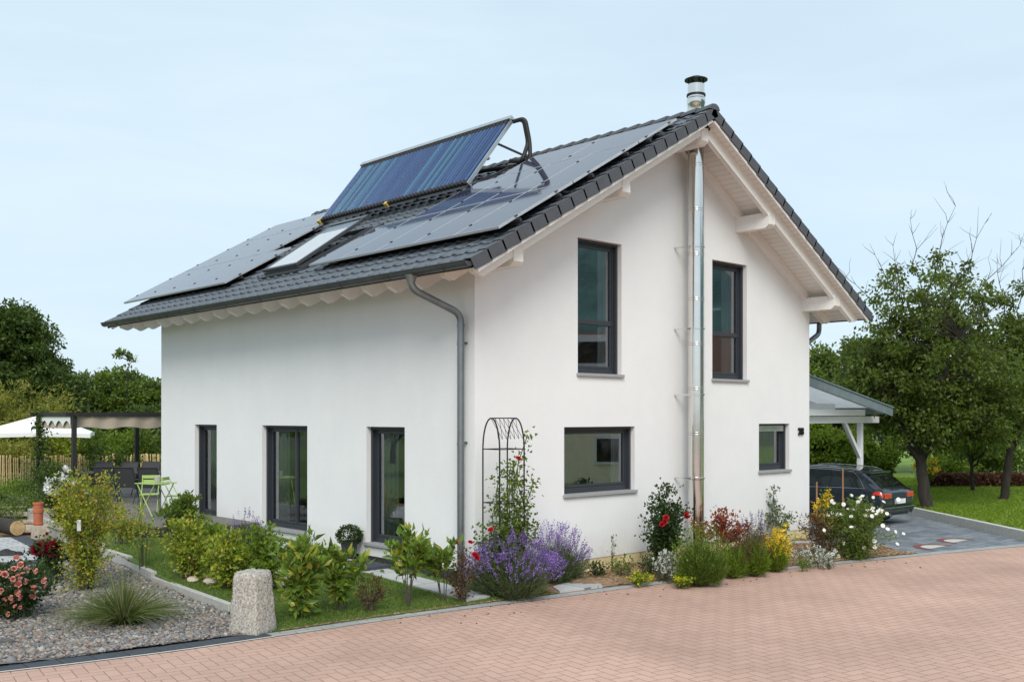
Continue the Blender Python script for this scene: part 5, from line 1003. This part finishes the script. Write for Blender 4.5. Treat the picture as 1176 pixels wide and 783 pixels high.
for off, z0, mm, nm in ((.0, 2.10, 'fabric_white', 'scalloped_valance'), (.06, 2.04, 'fabric_sand', 'side_valance')):
    m = MB(); V = []; n = 48
    for i in range(n+1): y = .3+2.5*i/n; sc2 = abs(math.sin(i/n*math.pi*4)) if off == 0 else 0; V += [(.0+off, y, 2.39), (.0+off, y, z0+.17*sc2)]
    m.add(V, [(2*i, 2*i+1, 2*i+3, 2*i+2) for i in range(n)]).build(nm, mm, pg)
# climber on first post
x, y = spot(46, 31.3); P = np.column_stack([rng.normal(size=900)*.14, rng.normal(size=900)*.14, rng.uniform(0, 2.6, 900)]); P[:, :2] *= (1.6-P[:, 2:]*.35)
cr0 = empty('climbing_plant', (-.7, 19.75, 0), label='dark climbing plant wrapped around the first pergola post', cat='climber'); V, F = leaf_quad(P, sph(900), .11, .07); npmesh('foliage', V, F, 'leaf_dark', cr0)
m = MB(); m.tube([(.08*math.sin(z*3), .08*math.cos(z*3)+.02, z) for z in np.linspace(0, 2.4, 24)], .02, 5); m.build('stem', 'twig', cr0)
# parasol
ux, uy = spot(44, 36.2); um = empty('parasol', (ux, uy, 0), math.atan2(FR[1], FR[0])+.35, label='large white square parasol open behind the first pergola post', cat='parasol')
S = 1.78; m = MB(); q = 10; ring = lambda s, z: [(s, -s, z), (s, s, z), (-s, s, z), (-s, -s, z)]
V = []
for k, (s, z) in enumerate(((.02, 2.42), (.35, 2.31), (1.2, 2.04), (S, 1.80), (S, 1.66))):
    for c in range(4):
        a, b = ring(s, z)[c], ring(s, z)[(c+1) % 4]
        for t in range(6): f_ = t/6; sag = -.05*math.sin(math.pi*f_)*(k/3 if k < 4 else 1); V.append((a[0]+(b[0]-a[0])*f_, a[1]+(b[1]-a[1])*f_, z+sag*(-1 if k < 4 else -1)))
m.add(V, [(k*24+i, k*24+(i+1) % 24, (k+1)*24+(i+1) % 24, (k+1)*24+i) for k in range(4) for i in range(24)]); m.build('canopy', 'fabric_white', um)
MB().tube([(0, 0, 0), (0, 0, 2.45)], .03, 10).build('pole', 'alu', um)
for c in range(4): p = ring(S-.02, 1.79)[c]; MB().tube([(0, 0, 2.36), p], .012, 5).build('rib', 'alu', um)
MB().lathe([(.4, 0), (.4, .06), (.05, .09)], 16).build('base', 'concrete', um)
# paling fence
A, B = Vector((*spot(-30, 38), -.25)), Vector((*spot(205, 40.5), -.25)); fe = empty('paling_fence', A, label='light chestnut paling fence running behind the terrace', cat='fence'); d = (B-A); n = 92; proto = None
for i in range(n):
    p = d*(i/n)
    if proto is None or i % 5 == 0: m = MB(); w_ = random.uniform(.035, .05); h_ = random.uniform(1.08, 1.2); m.bar((0, 0, 0), (random.gauss(0, .008), 0, h_), w_, .025, up=(.73, .68, 0)); o = m.build('paling', 'paling', fe); proto = o.data
    else: o = bpy.data.objects.new('paling', proto); link(o, fe)
    o.location = p; o.rotation_euler = (random.gauss(0, .015), random.gauss(0, .02), 0)
for z in (.3, .9): MB().tube([(0, 0, z), tuple(Vector((0, 0, z))+d)], .006, 4).build('wire', 'black_metal', fe)
for k in range(7): p = d*(k/6+.004); MB().tube([(p.x, p.y+.05, 0), (p.x, p.y+.05, 1.2)], .045, 8).build('post', 'paling', fe)
# dining set
def chair(label, px, dp, rz, z=0.004):
    x, y = spot(px, dp); c = empty('garden_chair', (x, y, z), rz, label=label, cat='chair', group='dark sling chairs at the dining table')
    for s in (-.27, .27):
        MB().tube([(s, -.25, 0), (s, .20, .62), (s, .24, .64)], .014, 6).build('leg', 'chair_metal', c)
        MB().tube([(s, .25, 0), (s, -.02, .44), (s, -.26, 1.0)], .014, 6).build('leg', 'chair_metal', c)
        MB().tube([(s, -.16, .65), (s, .25, .65)], .018, 6).build('armrest', 'chair_metal', c)
    MB().tube([(-.27, -.26, 1.0), (.27, -.26, 1.0)], .014, 6).build('top_rail', 'chair_metal', c)
    MB().add([(-.26, .26, .45), (.26, .26, .45), (.26, -.04, .43), (-.26, -.04, .43), (.26, -.25, .985), (-.26, -.25, .985)], [(0, 1, 2, 3), (3, 2, 4, 5)]).build('sling', 'mesh_fabric', c); return c
az = math.atan2(FR[1], FR[0])
chair('dark sling chair with its back to the viewer, leftmost in the near row', 121, 28.4, az+.1); chair('dark sling chair with its back to the viewer, middle of the near row', 146, 28.2, az-.05); chair('dark sling chair in the near row partly hidden by the house corner', 173, 28.0, az)
chair('dark sling chair on the far side of the table, leftmost', 116, 30.9, az+math.pi); chair('dark sling chair on the far side of the table, in the middle', 145, 31.0, az+math.pi-.1); chair('dark sling chair on the far side of the table, next to the house corner', 171, 31.1, az+math.pi)
x, y = spot(146, 29.7); tb = empty('dining_table', (x, y, .004), az, label='long dark dining table under the pergola', cat='table')
MB().box(-1.3, -.5, .74, 1.3, .5, .78).build('tabletop', 'chair_metal', tb, bevel=.005)
for a in (-1.2, 1.2):
    for b in (-.42, .42): MB().box(a-.03, b-.03, 0, a+.03, b+.03, .74).build('leg', 'chair_metal', tb)
o = tag(MB().box(-.18, -.12, .0, .18, .12, .10).build('storage_box', 'fabric_sand', loc=(*spot(130, 29.7), .784), bevel=.01), 'small pale box lying on the dark dining table', 'box')
# green bistro set
x, y = spot(179, 23.7); bt = empty('bistro_table', (x, y, .004), .3, label='lime green folding bistro table at the front edge of the deck', cat='table')
for i in range(7): MB().box(-.33, -.33+i*.096, .84, .33, -.33+i*.096+.082, .86).build('slat', 'lime_paint', bt)
for s in (-.3, .3): MB().tube([(s, -.30, 0), (s, .28, .84)], .013, 6).build('leg', 'lime_paint', bt); MB().tube([(s*.93, .30, 0), (s*.93, -.28, .84)], .013, 6).build('leg', 'lime_paint', bt)
tag(MB().lathe([(.06, 0), (.085, .14), (.08, .14)], 14).build('bowl', 'concrete', loc=(x+.05, y+.02, .868)), 'small grey bowl on the lime green bistro table', 'bowl')
def bchair(label, px, dp, rz):
    x, y = spot(px, dp); c = empty('bistro_chair', (x, y, .004), rz, label=label, cat='chair')
    for s in (-.21, .21): MB().tube([(s, -.22, 0), (s, .22, .50)], .011, 6).build('leg', 'lime_paint', c); MB().tube([(s*.92, .24, 0), (s*.92, -.24, .94)], .011, 6).build('leg', 'lime_paint', c)
    for i in range(5): MB().box(-.21, -.18+i*.08, .49, .21, -.18+i*.08+.065, .505).build('seat_slat', 'lime_paint', c)
    for z in (.76, .87): MB().box(-.21, -.245, z, .21, -.225, z+.075).build('back_slat', 'lime_paint', c)
bchair('lime green folding chair between the bistro table and the house wall', 201, 24.4, -2.4); bchair('lime green folding chair behind the bistro table', 172, 25.0, 2.6)
# timber, log and pipe in the yard
def plank(label, px, py, z, L_, w_, t_, rz, g='old planks stacked in the yard'):
    x, y, _ = at(px, py, z); tag(MB().box(-L_/2, -w_/2, 0, L_/2, w_/2, t_).build('plank', 'old_plank', loc=(x, y, z), bevel=.006), label, 'plank', g).rotation_euler.z = rz
plank('short plank on the ground at the front right of the stack', 46, 610, -.355, 1.0, .34, .085, az+.1); plank('plank second from the bottom at the right of the stack', 42, 606, -.280, 1.15, .32, .07, az-.05)
plank('short wide plank above the two front ones', 32, 600, -.205, 1.1, .36, .07, az+.12); plank('grey weathered board on top of the middle of the stack', 22, 593, -.13, 1.5, .45, .06, az-.1)
plank('reddish plank in the upper left of the stack', 6, 592, -.065, 1.2, .30, .09, az+.05); plank('narrow plank lying across the top of the stack', 8, 585, .03, 1.4, .2, .05, az+.3); plank('topmost thin board of the stack', 2, 583, .085, 1.2, .18, .04, az+.2)
plank('lowest long plank under the left end of the stack', 5, 600, -.355, 1.6, .6, .28, az)
for px, lab in ((19, 'cut round log lying in front of the plank stack'),):
    x, y, _ = at(px, 615, -.36); lg = empty('log', (x, y, -.36), az+math.pi-.75, label=lab, cat='log'); MB().tube([(-.05, 0, .185), (.9, 0, .185)], [.185, .18], 18).build('bark_cover', 'bark', lg, smooth=True); MB().tube([(-.062, 0, .185), (-.049, 0, .185)], .172, 18).build('cut_end', 'log_wood', lg)
x, y, _ = at(44, 603, -.06); tp = empty('drain_pipe', (x, y, -.06), label='upright terracotta pipe with two collars beside the planks', cat='pipe')
MB().lathe([(.095, 0), (.11, .05), (.095, .06), (.105, .28), (.12, .29), (.12, .36), (.10, .37), (.105, .47), (.12, .48), (.12, .52), (.09, .52), (.09, .3)], 20).build('pipe', 'terracotta', tp, smooth=True)
tag(MB().box(-.12, -.12, -.30, .12, .12, 0).build('block', 'old_plank', loc=(x, y, -.062), bevel=.01), 'short timber block under the terracotta pipe at the end of the planks', 'block')
x, y, _ = at(3, 637, -.36); m = MB()
bm_ = bmesh.new(); bmesh.ops.create_icosphere(bm_, subdivisions=3, radius=1)
for v in bm_.verts: v.co = Vector((v.co.x*.42, v.co.y*.17, max(0, v.co.z)*.10*(1+.3*math.sin(v.co.x*9))))
me = bpy.data.meshes.new('tarpaulin'); bm_.to_mesh(me); bm_.free(); me.materials.append(MT['rubber']); o = bpy.data.objects.new('tarpaulin', me); o.location = (x, y, -.355); o.rotation_euler.z = az; link(o); tag(o, 'dark bundled cloth lying on the paved yard at the left edge', 'cloth')
# ================================================================ CARPORT
cp = empty('carport', (17., 2., -.62), label='white timber carport with grey edged lean-to roof beside the house', cat='carport')
def cb(name, x0, y0, z0, x1, y1, z1, m='carport_white', b=.006): return MB().box(x0-17, y0-2, z0+.62, x1-17, y1-2, z1+.62).build(name, m, cp, bevel=b)
cb('post', 16.93, 1.93, -.62, 17.07, 2.07, 2.20); cb('post', 16.93, 7.43, -.62, 17.07, 7.57, 2.20)
cb('beam', 10.85, 1.93, 2.203, 18.05, 2.07, 2.40); cb('beam', 10.85, 7.43, 2.203, 17.42, 7.57, 2.40)
cb('beam', 10.85, 1.70, 2.42, 16.75, 1.82, 2.60); cb('beam', 10.85, 2.3, 2.60, 16.1, 2.42, 2.78)
cb('purlin', 16.93, 2.09, 2.205, 17.07, 7.41, 2.37)
MB().bar((-.95, -.0, 2.86), (-.02, -.0, 1.80), .11, .11, up=(0, 1, 0)).build('brace', 'carport_white', cp, bevel=.006)
def rz_(x): return 3.83-(x-10.85)*.1785
def slab(name, x0, x1, y0, y1, t0, t1, m): return MB().add([(x-17, y-2, rz_(x)+t+.62) for x in (x0, x1) for y in (y0, y1) for t in (t0, t1)], [(0, 1, 3, 2), (4, 6, 7, 5), (0, 4, 5, 1), (2, 3, 7, 6), (1, 5, 7, 3), (0, 2, 6, 4)]).build(name, m, cp)
slab('roof', 10.85, 17.30, 1.28, 8.2, -.04, -.02, 'clear_sheet'); slab('roof_edge', 10.85, 17.42, 1.13, 1.40, -.017, .02, 'carport_fascia'); slab('roof_edge', 17.2, 17.43, 1.403, 8.3, -.017, .02, 'carport_fascia'); slab('fascia', 10.85, 17.38, 1.16, 1.20, -.26, -.02, 'carport_fascia'); slab('fascia', 17.34, 17.38, 1.203, 8.2, -.2, -.02, 'carport_fascia')
for y in (1.35, 3.0, 4.6, 6.2, 7.8): slab('rafter', 10.85, 17.25, y, y+.08, -.20, -.062, 'carport_white')
cb('wall_plate', 10.803, 1.3, 3.45, 10.90, 8.2, 3.6)
# ================================================================ CAR
car = empty('parked_car', (15.72, .12, ZS+.004), label='dark blue grey estate car parked under the carport, seen from behind', cat='car')
ST = [  # u, w, zb, zbelt, wr, zr
 (.00, .74, .42, .66, .60, .70), (.035, .90, .33, .84, .70, .90), (.10, .945, .28, .955, .735, 1.02), (.22, .965, .25, .975, .725, 1.11), (.45, .975, .24, .985, .70, 1.28), (.72, .975, .235, .99, .675, 1.455), (.95, .975, .23, .985, .665, 1.515),
 (1.4, .975, .22, .975, .66, 1.55), (2.0, .975, .22, .96, .66, 1.575), (2.7, .97, .22, .945, .66, 1.565), (3.2, .97, .22, .94, .65, 1.48), (3.6, .97, .22, .94, .67, 1.26), (3.95, .97, .22, .935, .72, 1.05), (4.15, .965, .22, .91, .70, .965), (4.6, .94, .23, .83, .66, .875), (4.9, .88, .26, .72, .60, .76), (5.03, .78, .33, .58, .5, .60)]
ST = np.array(ST)
def cr1(xs, ys, t):
    i = np.clip(np.searchsorted(xs, t, side='right')-1, 0, len(xs)-2); x0, x1 = xs[i], xs[i+1]; f = (t-x0)/(x1-x0)
    def sl(k):
        k = np.clip(k, 0, len(xs)-1); a, b = np.maximum(k-1, 0), np.minimum(k+1, len(xs)-1); return (ys[b]-ys[a])/(xs[b]-xs[a])
    m0, m1 = sl(i)*(x1-x0), sl(i+1)*(x1-x0); return (2*f**3-3*f**2+1)*ys[i]+(f**3-2*f**2+f)*m0+(-2*f**3+3*f**2)*ys[i+1]+(f**3-f**2)*m1
def Scar(u, v):
    w, zb, zt, wr, zr = [float(cr1(ST[:, 0], ST[:, k], np.float64(u))) for k in range(1, 6)]
    X = np.array([0, w*.80, w*.985, w, w*.985, w*.93, wr+(w*.93-wr)*.35, wr, wr*.62, 0]); Z = np.array([zb, zb, zb+(zt-zb)*.22, zb+(zt-zb)*.55, zb+(zt-zb)*.82, zt, zt+(zr-.05-zt)*.62, zr-.05, zr-.004, zr]); K9 = np.arange(10.)
    return float(cr1(K9, X, np.float64(v))), float(cr1(K9, Z, np.float64(v)))
us = np.concatenate([np.linspace(0, .12, 7), np.linspace(.16, 4.85, 64), np.linspace(4.9, 5.03, 5)]); vs = np.linspace(0, 9, 37)
V = []; nv = len(vs)
for u in us:
    half = [Scar(u, v) for v in vs]; V += [(x, u, z) for x, z in half]+[(-x, u, z) for x, z in half[-2:0:-1]]
rn = 2*nv-2; F = [(i*rn+k, i*rn+(k+1) % rn, (i+1)*rn+(k+1) % rn, (i+1)*rn+k) for i in range(len(us)-1) for k in range(rn)]+[tuple(range(rn-1, -1, -1)), tuple((len(us)-1)*rn+k for k in range(rn))]
bo = MB().add(V, F).build('body', 'car_paint', None)
bmx = bmesh.new(); bmx.from_mesh(bo.data); bmesh.ops.recalc_face_normals(bmx, faces=bmx.faces); bmx.to_mesh(bo.data); bmx.free()
cut = MB()
for uu in (.98, 3.95):
    for s in (-1, 1): cut.tube([(s*1.2, uu, .36), (s*.72, uu, .36)], .385, 28)
co_ = cut.build('cutter', 'car_trim'); bmx = bmesh.new(); bmx.from_mesh(co_.data); bmesh.ops.recalc_face_normals(bmx, faces=bmx.faces); bmx.to_mesh(co_.data); bmx.free()
md = bo.modifiers.new('b', 'BOOLEAN'); md.operation = 'DIFFERENCE'; md.object = co_; md.solver = 'EXACT'; bpy.context.view_layer.update()
me = bpy.data.meshes.new_from_object(bo.evaluated_get(bpy.context.evaluated_depsgraph_get())); me.polygons.foreach_set('use_smooth', [True]*len(me.polygons)); me.set_sharp_from_angle(angle=R(38))
bpy.data.objects.remove(bo); bpy.data.objects.remove(co_); o = bpy.data.objects.new('body', me); link(o, car)
def cpatch(name, m, u0f, u1f, v0, v1, side, off=.006, nu=14, nv_=8):
    V = []
    for j in range(nv_+1):
        v = v0+(v1-v0)*j/nv_; a, b = u0f(j/nv_), u1f(j/nv_)
        for i in range(nu+1):
            u = a+(b-a)*i/nu; x, z = Scar(u, v); x2, z2 = Scar(u, min(v+.05, 9)); x3, z3 = Scar(u+.02, v)
            tv = Vector((x2-x, 0, z2-z)); tu = Vector((x3-x, .02, z3-z)); nn = tu.cross(tv); nn.normalize(); p = Vector((x, u, z))
            if nn.dot(Vector((x, 0, z-.6))) < 0: nn = -nn
            p += nn*off; V.append((p.x*side, p.y, p.z))
    W2 = nu+1; return MB().add(V, [(j*W2+i, j*W2+i+1, (j+1)*W2+i+1, (j+1)*W2+i) for j in range(nv_) for i in range(nu)]).build(name, m, car, smooth=True)
for s in (-1, 1):
    cpatch('side_window', 'car_glass', lambda t: .62+.42*t, lambda t: 1.62, 5.25, 6.8, s); cpatch('side_window', 'car_glass', lambda t: 1.70, lambda t: 2.62, 5.2, 6.8, s); cpatch('side_window', 'car_glass', lambda t: 2.70, lambda t: 3.72-.62*t, 5.2, 6.8, s)
    cpatch('window_trim', 'chrome', lambda t: .58, lambda t: 3.75, 5.10, 5.17, s, .009, 30, 1); cpatch('window_trim', 'chrome', lambda t: 1.02, lambda t: 3.1, 6.84, 6.90, s, .009, 30, 1)
    m = MB(); a = [Scar(u, 5.13) for u in (.60,)]; pts = []
    for t in np.linspace(0, 1, 10): u = .57+.44*t; x, z = Scar(u, 5.13+1.74*t); pts.append((s*(x+.008), u, z+.004))
    m.tube(pts, .009, 5).build('window_trim', 'chrome', car)
    cpatch('tail_light', 'tail_red', lambda t: .045, lambda t: .34-.10*t, 4.1, 4.8, s, .010); cpatch('bumper_trim', 'car_trim', lambda t: .004, lambda t: .6, .9, 1.9, s, .006)
    pts = []
    for u in np.linspace(.85, 3.0, 14): x, z = Scar(u, 7.25); pts.append((s*x, u, z+.045-.03*(u < .9 or u > 2.95)))
    MB().tube(pts, .016, 6).build('roof_rail', 'chrome', car, smooth=True)
    for uu in (1.75, 2.9): x, z = Scar(uu, 4.35); MB().box(s*x-.02, uu, z-.02, s*x+.02, uu+.2, z+.02).build('door_handle', 'car_paint', car, bevel=.008)
    for uu in (.98, 3.95):
        wh = empty('wheel', (s*.87, uu, .345)); wh.parent = car; sg = s
        tw = MB(); tw.lathe([(.22, -.11), (.32, -.11), (.345, -.08), (.345, .08), (.32, .11), (.22, .11)], 32); o = tw.build('tyre', 'rubber', wh, smooth=True); o.rotation_euler = (0, R(90)*sg, 0)
        tw = MB(); tw.lathe([(.06, .06), (.05, .085)], 16); tw.lathe([(.245, .06), (.245, .105), (.225, .105), (.22, .0), (.06, .0)], 32)
        for k in range(10): a = k*math.pi/5; tw.bar((.04*math.cos(a), .04*math.sin(a), .075), (.235*math.cos(a), .235*math.sin(a), .09), .03, .02, up=(0, 0, 1))
        o = tw.build('rim', 'alu', wh); o.rotation_euler = (0, R(90)*sg, 0)
def cfull(name, m, u0, u1, v0, off, nu=12, nx=20, uf=None):
    V = []
    for i in range(nu+1):
        u = u0+(u1-u0)*i/nu
        for j in range(nx+1):
            q = -1+2*j/nx; v = 9-(9-v0)*abs(q); x, z = Scar(u, v); V.append((math.copysign(x, q), u-off*.5, z+off))
    return MB().add(V, [(i*(nx+1)+j, i*(nx+1)+j+1, (i+1)*(nx+1)+j+1, (i+1)*(nx+1)+j) for i in range(nu) for j in range(nx)]).build(name, m, car, smooth=True)
cfull('rear_window', 'car_glass', .17, .66, 7.25, .010)
m = MB(); zz = Scar(.70, 9)[1]; m.box(-.60, .56, zz-.045, .60, .92, zz+.03); m.build('roof_spoiler', 'car_paint', car, bevel=.02)
MB().box(-.30, -.022, .60, .30, -.004, .73).build('license_plate', 'plate_white', car, bevel=.002)
MB().box(-.299, -.026, .601, -.255, -.0225, .729).build('plate_band', 'plate_blue', car)
MB().box(-.42, -.002, .57, .42, .03, .77).build('plate_recess', 'car_trim', car, bevel=.01)
MB().box(-.62, .0, .535, .62, .05, .555).build('chrome_strip', 'chrome', car, bevel=.004)
for s in (-1, 1): MB().box(min(s*.45, s*.84), .004, .76, max(s*.45, s*.84), .075, .90).build('tail_light', 'tail_red', car, bevel=.012)
MB().bar((.0, .22, 1.12), (.42, .26, 1.16), .02, .02).build('wiper', 'car_trim', car)
MB().tube([(0, .95, 1.53), (0, .78, 1.66)], [.012, .004], 6).build('aerial', 'car_trim', car)
MB().box(-.86, -.006, .40, .86, .10, .52).build('bumper', 'car_paint', car, bevel=.03); MB().box(-.74, .0, .30, .74, .12, .39).build('diffuser', 'car_trim', car, bevel=.02)
for s in (-.55, .55): MB().tube([(s, -.01, .31), (s, .2, .31)], .035, 12).build('exhaust_pipe', 'chrome', car)
# ================================================================ far things and what stands opposite
def hill(name, c0, c1, dist_fn, hfn, m, n=80):
    V = []; F = []
    for i in range(n+1):
        az_ = c0+(c1-c0)*i/n
        for j in range(12): t = j/11; d = dist_fn(az_)*(1+.9*t); V.append((CAM[0]+d*math.cos(az_), CAM[1]+d*math.sin(az_), -2+hfn(az_)*math.sin(t*math.pi/2)*(1+.06*math.sin(az_*70+j)+.04*math.sin(az_*190+j*2))))
    for i in range(n):
        for j in range(11): F.append((i*12+j, (i+1)*12+j, (i+1)*12+j+1, i*12+j+1))
    return structure(MB().add(V, F).build(name, m, smooth=True))
hill('hills', R(10), R(34), lambda a: 520, lambda a: 40+5*math.sin(a*18), 'hill_forest_hazed')
hill('hills', R(-75), R(-12), lambda a: 260, lambda a: 88+12*math.sin(a*9), 'hill_forest_hazed')
nb = empty('neighbour_house', (23.5, -19.5, -.62), R(-42), label='beige house with brown roof across the street, mirrored in the gable windows', cat='house')
w1 = MB(); w1.box(-5, -7, 0, 5, 7, 4.6); w1.build('wall', 'house_beige', nb)
MB().add([(-5.5, -7.5, 4.55), (5.5, -7.5, 4.55), (5.5, 7.5, 4.55), (-5.5, 7.5, 4.55), (0, -7.5, 7.0), (0, 7.5, 7.0)], [(0, 1, 4), (2, 3, 5), (0, 4, 5, 3), (1, 2, 5, 4), (0, 3, 2, 1)]).build('roof', 'roof_brown', nb)
MB().box(-4.6, -2.2, 4.9, -.5, 2.4, 6.5).build('dormer', 'plate_white', nb); MB().box(-4.63, -1.4, 5.3, -4.6, 1.6, 6.2).build('pane', 'car_glass', nb)
for y in (-5, -2, 1.5, 4.5):
    for z in (1.0, 3.2):
        f = MB().box(-5.06, y-.6, z, -5.0, y+.6, z+1.2).build('window', 'plate_white', nb); MB().box(-5.08, y-.48, z+.12, -5.061, y+.48, z+1.08).build('pane', 'car_glass', f)
structure(ngon('road', [(16, -12), (30, -2), (60, -12), (40, -45), (6, -45), (2, -30)], ZS+.004, 'asphalt'))
for i, (x, y, lab) in enumerate(((-13, 31, 'tree on the far side of the garden mirrored in the wide terrace door'), (-22, 33, 'tree beyond the gravel bed left of the picture'), (-17, 22, 'garden tree mirrored in the terrace door nearest the corner'))):
    tree('tree', lab, 'tree', (x, y, -.3), (1.4, .18), [(0, 0, 3.4, 2.4, 2.4, 1.9, 1)], (.26, .15), 'leaf_bright', 70, 90, .7, limbs=5)

n = 70; X = rng.uniform(-3, 9, n); Y = np.interp(X, _KX, _KY)-np.abs(rng.normal(size=n))*.45-.02; P = np.column_stack([X, Y, np.full(n, ZS+.006)]); D = sph(n)*np.array([1, 1, .08]); V, F = leaf_quad(P, D, .045, .03); o = npmesh('fallen_leaves', V, F, 'leaf_brown'); tag(o, 'few dry leaves and petals scattered on the pink paving near the kerb', 'leaves', kind='stuff')
